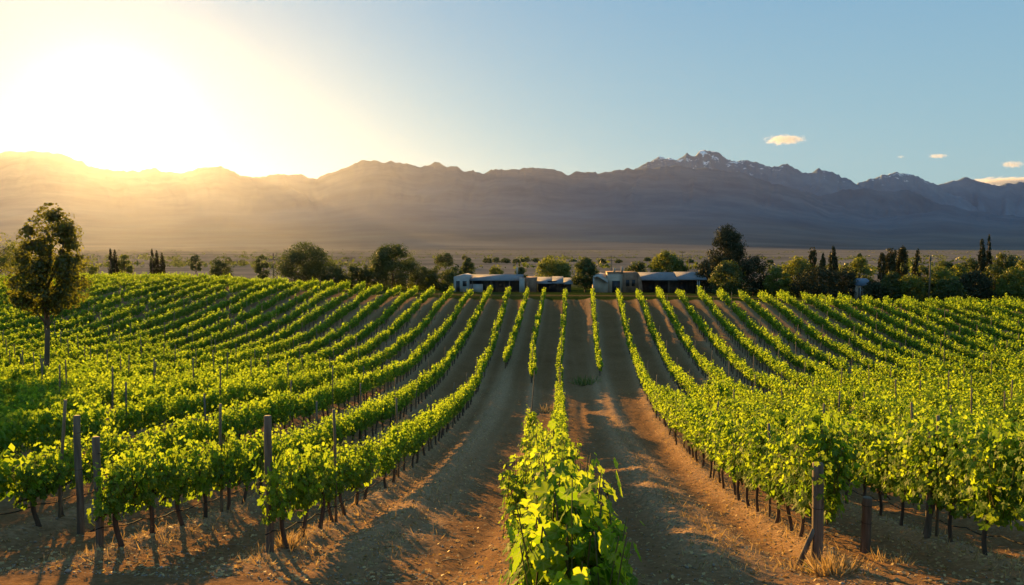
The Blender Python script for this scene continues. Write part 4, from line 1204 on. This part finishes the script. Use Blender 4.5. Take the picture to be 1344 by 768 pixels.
def blue_house():
    Y = 141.0; x0, x1 = px_x(1128, Y), px_x(1147, Y); z0 = base_z(1128, 1147, Y)
    o = empty('small_house', (x0, Y, z0), 0, 'small house with a blue grey roof and pale porch between dark thickets', 'house')
    L = x1 - x0; H = py_z(366, x0, Y) - z0
    MB().box(0.1, L * 0.98, 1.2, 5, 0, H - 1.15).build('wall', M['cream'], o)
    MB().add([(0, -0.6, H - 1.25), (L, -0.6, H - 1.25), (L * 0.95, 2.8, H), (L * 0.25, 2.8, H), (L, 5.6, H - 1.25), (0, 5.6, H - 1.25)],
             [(0, 1, 2, 3), (4, 5, 3, 2), (1, 4, 2), (5, 0, 3), (0, 5, 4, 1)])
    rf = MB(); rf.add([(0, -0.6, H - 1.2), (L, -0.6, H - 1.2), (L * 0.95, 2.8, H), (L * 0.25, 2.8, H), (L, 5.6, H - 1.2), (0, 5.6, H - 1.2)],
                      [(0, 1, 2, 3), (4, 5, 3, 2), (1, 4, 2), (5, 0, 3), (0, 5, 4, 1)])
    rf.build('roof', M['blue_roof'], o)
    for a in (0.02, 0.42):
        MB().box(L * a, L * a + 0.15, -0.4, -0.25, 0, H - 1.22).build('porch_post', M['white'], o)
    MB().box(0.03, L * 0.5, -0.38, -0.28, H - 2.05, H - 1.85).build('porch_rail', M['white'], o)
    MB().box(L * 0.15, L * 0.38, 1.14, 1.2, 0.05, 2.0).build('door', M['opening'], o)
    MB().box(L * 0.6, L * 0.85, 1.15, 1.2, 0.9, 1.8).build('window', M['opening'], o)
blue_house()

# ------------------------------------------------------------------ utility poles
def utility_pole(px, top, Y, label, arms=1):
    x = px_x(px, Y); z0 = gz(x, Y); H = py_z(top, x, Y) - z0
    o = empty('utility_pole', (x, Y, z0), R(20), label, 'utility pole', 'utility poles on the plain')
    MB().tube([(0, 0, -0.3), (0.02, 0, H * 0.5), (0, 0, H)], [0.15, 0.13, 0.1], 8).build('shaft', M['pole'], o)
    for k in range(arms):
        zz = H - 0.5 - 0.9 * k
        a = MB().box(-1.0, 1.0, -0.18, -0.08, zz, zz + 0.12).build('crossarm', M['pole'], o)
        for q in (-0.85, 0.0, 0.85):
            MB().tube([(q, -0.13, zz + 0.12), (q, -0.13, zz + 0.2), (q, -0.13, zz + 0.32)], [0.03, 0.07, 0.04], 8).build('insulator', M['ceramic'], a)
utility_pole(359, 332, 165, 'dark utility pole left of the big round tree', 2)
utility_pole(461, 336, 190, 'thin utility pole above the low dark hedge line')
utility_pole(802, 335, 200, 'utility pole with a crossarm behind the brick building', 2)
utility_pole(895, 329, 230, 'tall thin utility pole behind the long grey shed')
utility_pole(904, 336, 260, 'shorter thin utility pole left of the conifer')
utility_pole(741, 331, 320, 'faint utility pole behind the sunlit round tree')
def tall_pole():
    Y = 139; x = px_x(1220.5, Y); z0 = gz(x, Y); H = py_z(336, x, Y) - z0
    o = empty('timber_pole', (x, Y, z0), 0, 'plain timber pole with a dark cap standing among the right shrubs', 'pole')
    MB().tube([(0, 0, -0.3), (0.03, 0, H * .5), (0.0, 0, H - 0.9)], [0.17, 0.15, 0.13], 8).build('shaft', M['stake'], o)
    MB().tube([(0, 0, H - 0.9), (0, 0, H - 0.85), (0, 0, H - 0.5), (0, 0, H)], [0.13, 0.22, 0.20, 0.1], 8).build('cap', M['pole'], o)
tall_pole()

# ------------------------------------------------------------------ clouds, far behind the mountains and above the haze
def cloud(name, label, px, py, w, h, seed, dens=0.0032, Y=23000):
    x = px_x(px, Y); d = depth(x, Y); z = py_z(py, x, Y)
    W, Hh = w / FPX * d / 2, h / FPX * d / 2
    m, t = new_mat('cloud_%d' % seed)
    tc = N(t, 'ShaderNodeTexCoord')
    mp = N(t, 'ShaderNodeMapping'); mp.inputs['Location'].default_value = (seed * 7.7, seed * 3.1, 0)
    mp.inputs['Scale'].default_value = (2.2 * max(1.0, w / 80), 1.6, 1.1)
    t.links.new(tc.outputs['Object'], mp.inputs[0])
    nz = N(t, 'ShaderNodeTexNoise', Scale=2.4, Detail=8, Roughness=0.70); t.links.new(mp.outputs[0], nz.inputs['Vector'])
    ln = N(t, 'ShaderNodeVectorMath', operation='LENGTH'); t.links.new(tc.outputs['Object'], ln.inputs[0])
    fall = N(t, 'ShaderNodeMapRange'); fall.inputs['From Min'].default_value = 1.0; fall.inputs['From Max'].default_value = 0.25
    fall.inputs['To Min'].default_value = -0.40; fall.inputs['To Max'].default_value = 0.10
    t.links.new(ln.outputs['Value'], fall.inputs['Value'])
    s = N(t, 'ShaderNodeMath', operation='ADD'); t.links.new(nz.outputs['Fac'], s.inputs[0]); t.links.new(fall.outputs[0], s.inputs[1])
    mr = N(t, 'ShaderNodeMapRange'); mr.inputs['From Min'].default_value = 0.44; mr.inputs['From Max'].default_value = 0.60; mr.inputs['To Max'].default_value = dens
    t.links.new(s.outputs[0], mr.inputs['Value'])
    v = N(t, 'ShaderNodeVolumePrincipled'); v.inputs['Density Attribute'].default_value = ''
    v.inputs['Color'].default_value = (0.98, 0.97, 0.96, 1); v.inputs['Anisotropy'].default_value = 0.35
    t.links.new(mr.outputs[0], v.inputs['Density'])
    o_ = t.nodes.new('ShaderNodeOutputMaterial'); t.links.new(v.outputs[0], o_.inputs['Volume'])
    th = np.linspace(0, np.pi, 13); mb = MB()
    pts = np.stack([np.cos(th), 0 * th, 0 * th], 1)[::-1]
    mb.tube(pts, np.maximum(np.sin(th[::-1]), 0.001), 20)
    o = mb.build(name, m, None, (x, Y, z), True)
    o.scale = (W, W * 0.6, Hh)
    prop(o, label, None, None, 'structure')
cloud('cloud', 'largest small cloud, over the ridge right of the snowy peak', 1027, 185, 100, 24, 1)
cloud('cloud', 'tiny cloud fleck right of the largest cloud', 1178, 207, 18, 7, 2)
cloud('cloud', 'thin cloud fleck above the small snowed peak', 1227, 206, 46, 12, 3)
cloud('cloud', 'small bright cloud near the right edge', 1324, 217, 56, 18, 4)
cloud('cloud', 'low cloud bank along the ridge at the right edge', 1330, 240, 300, 22, 5)
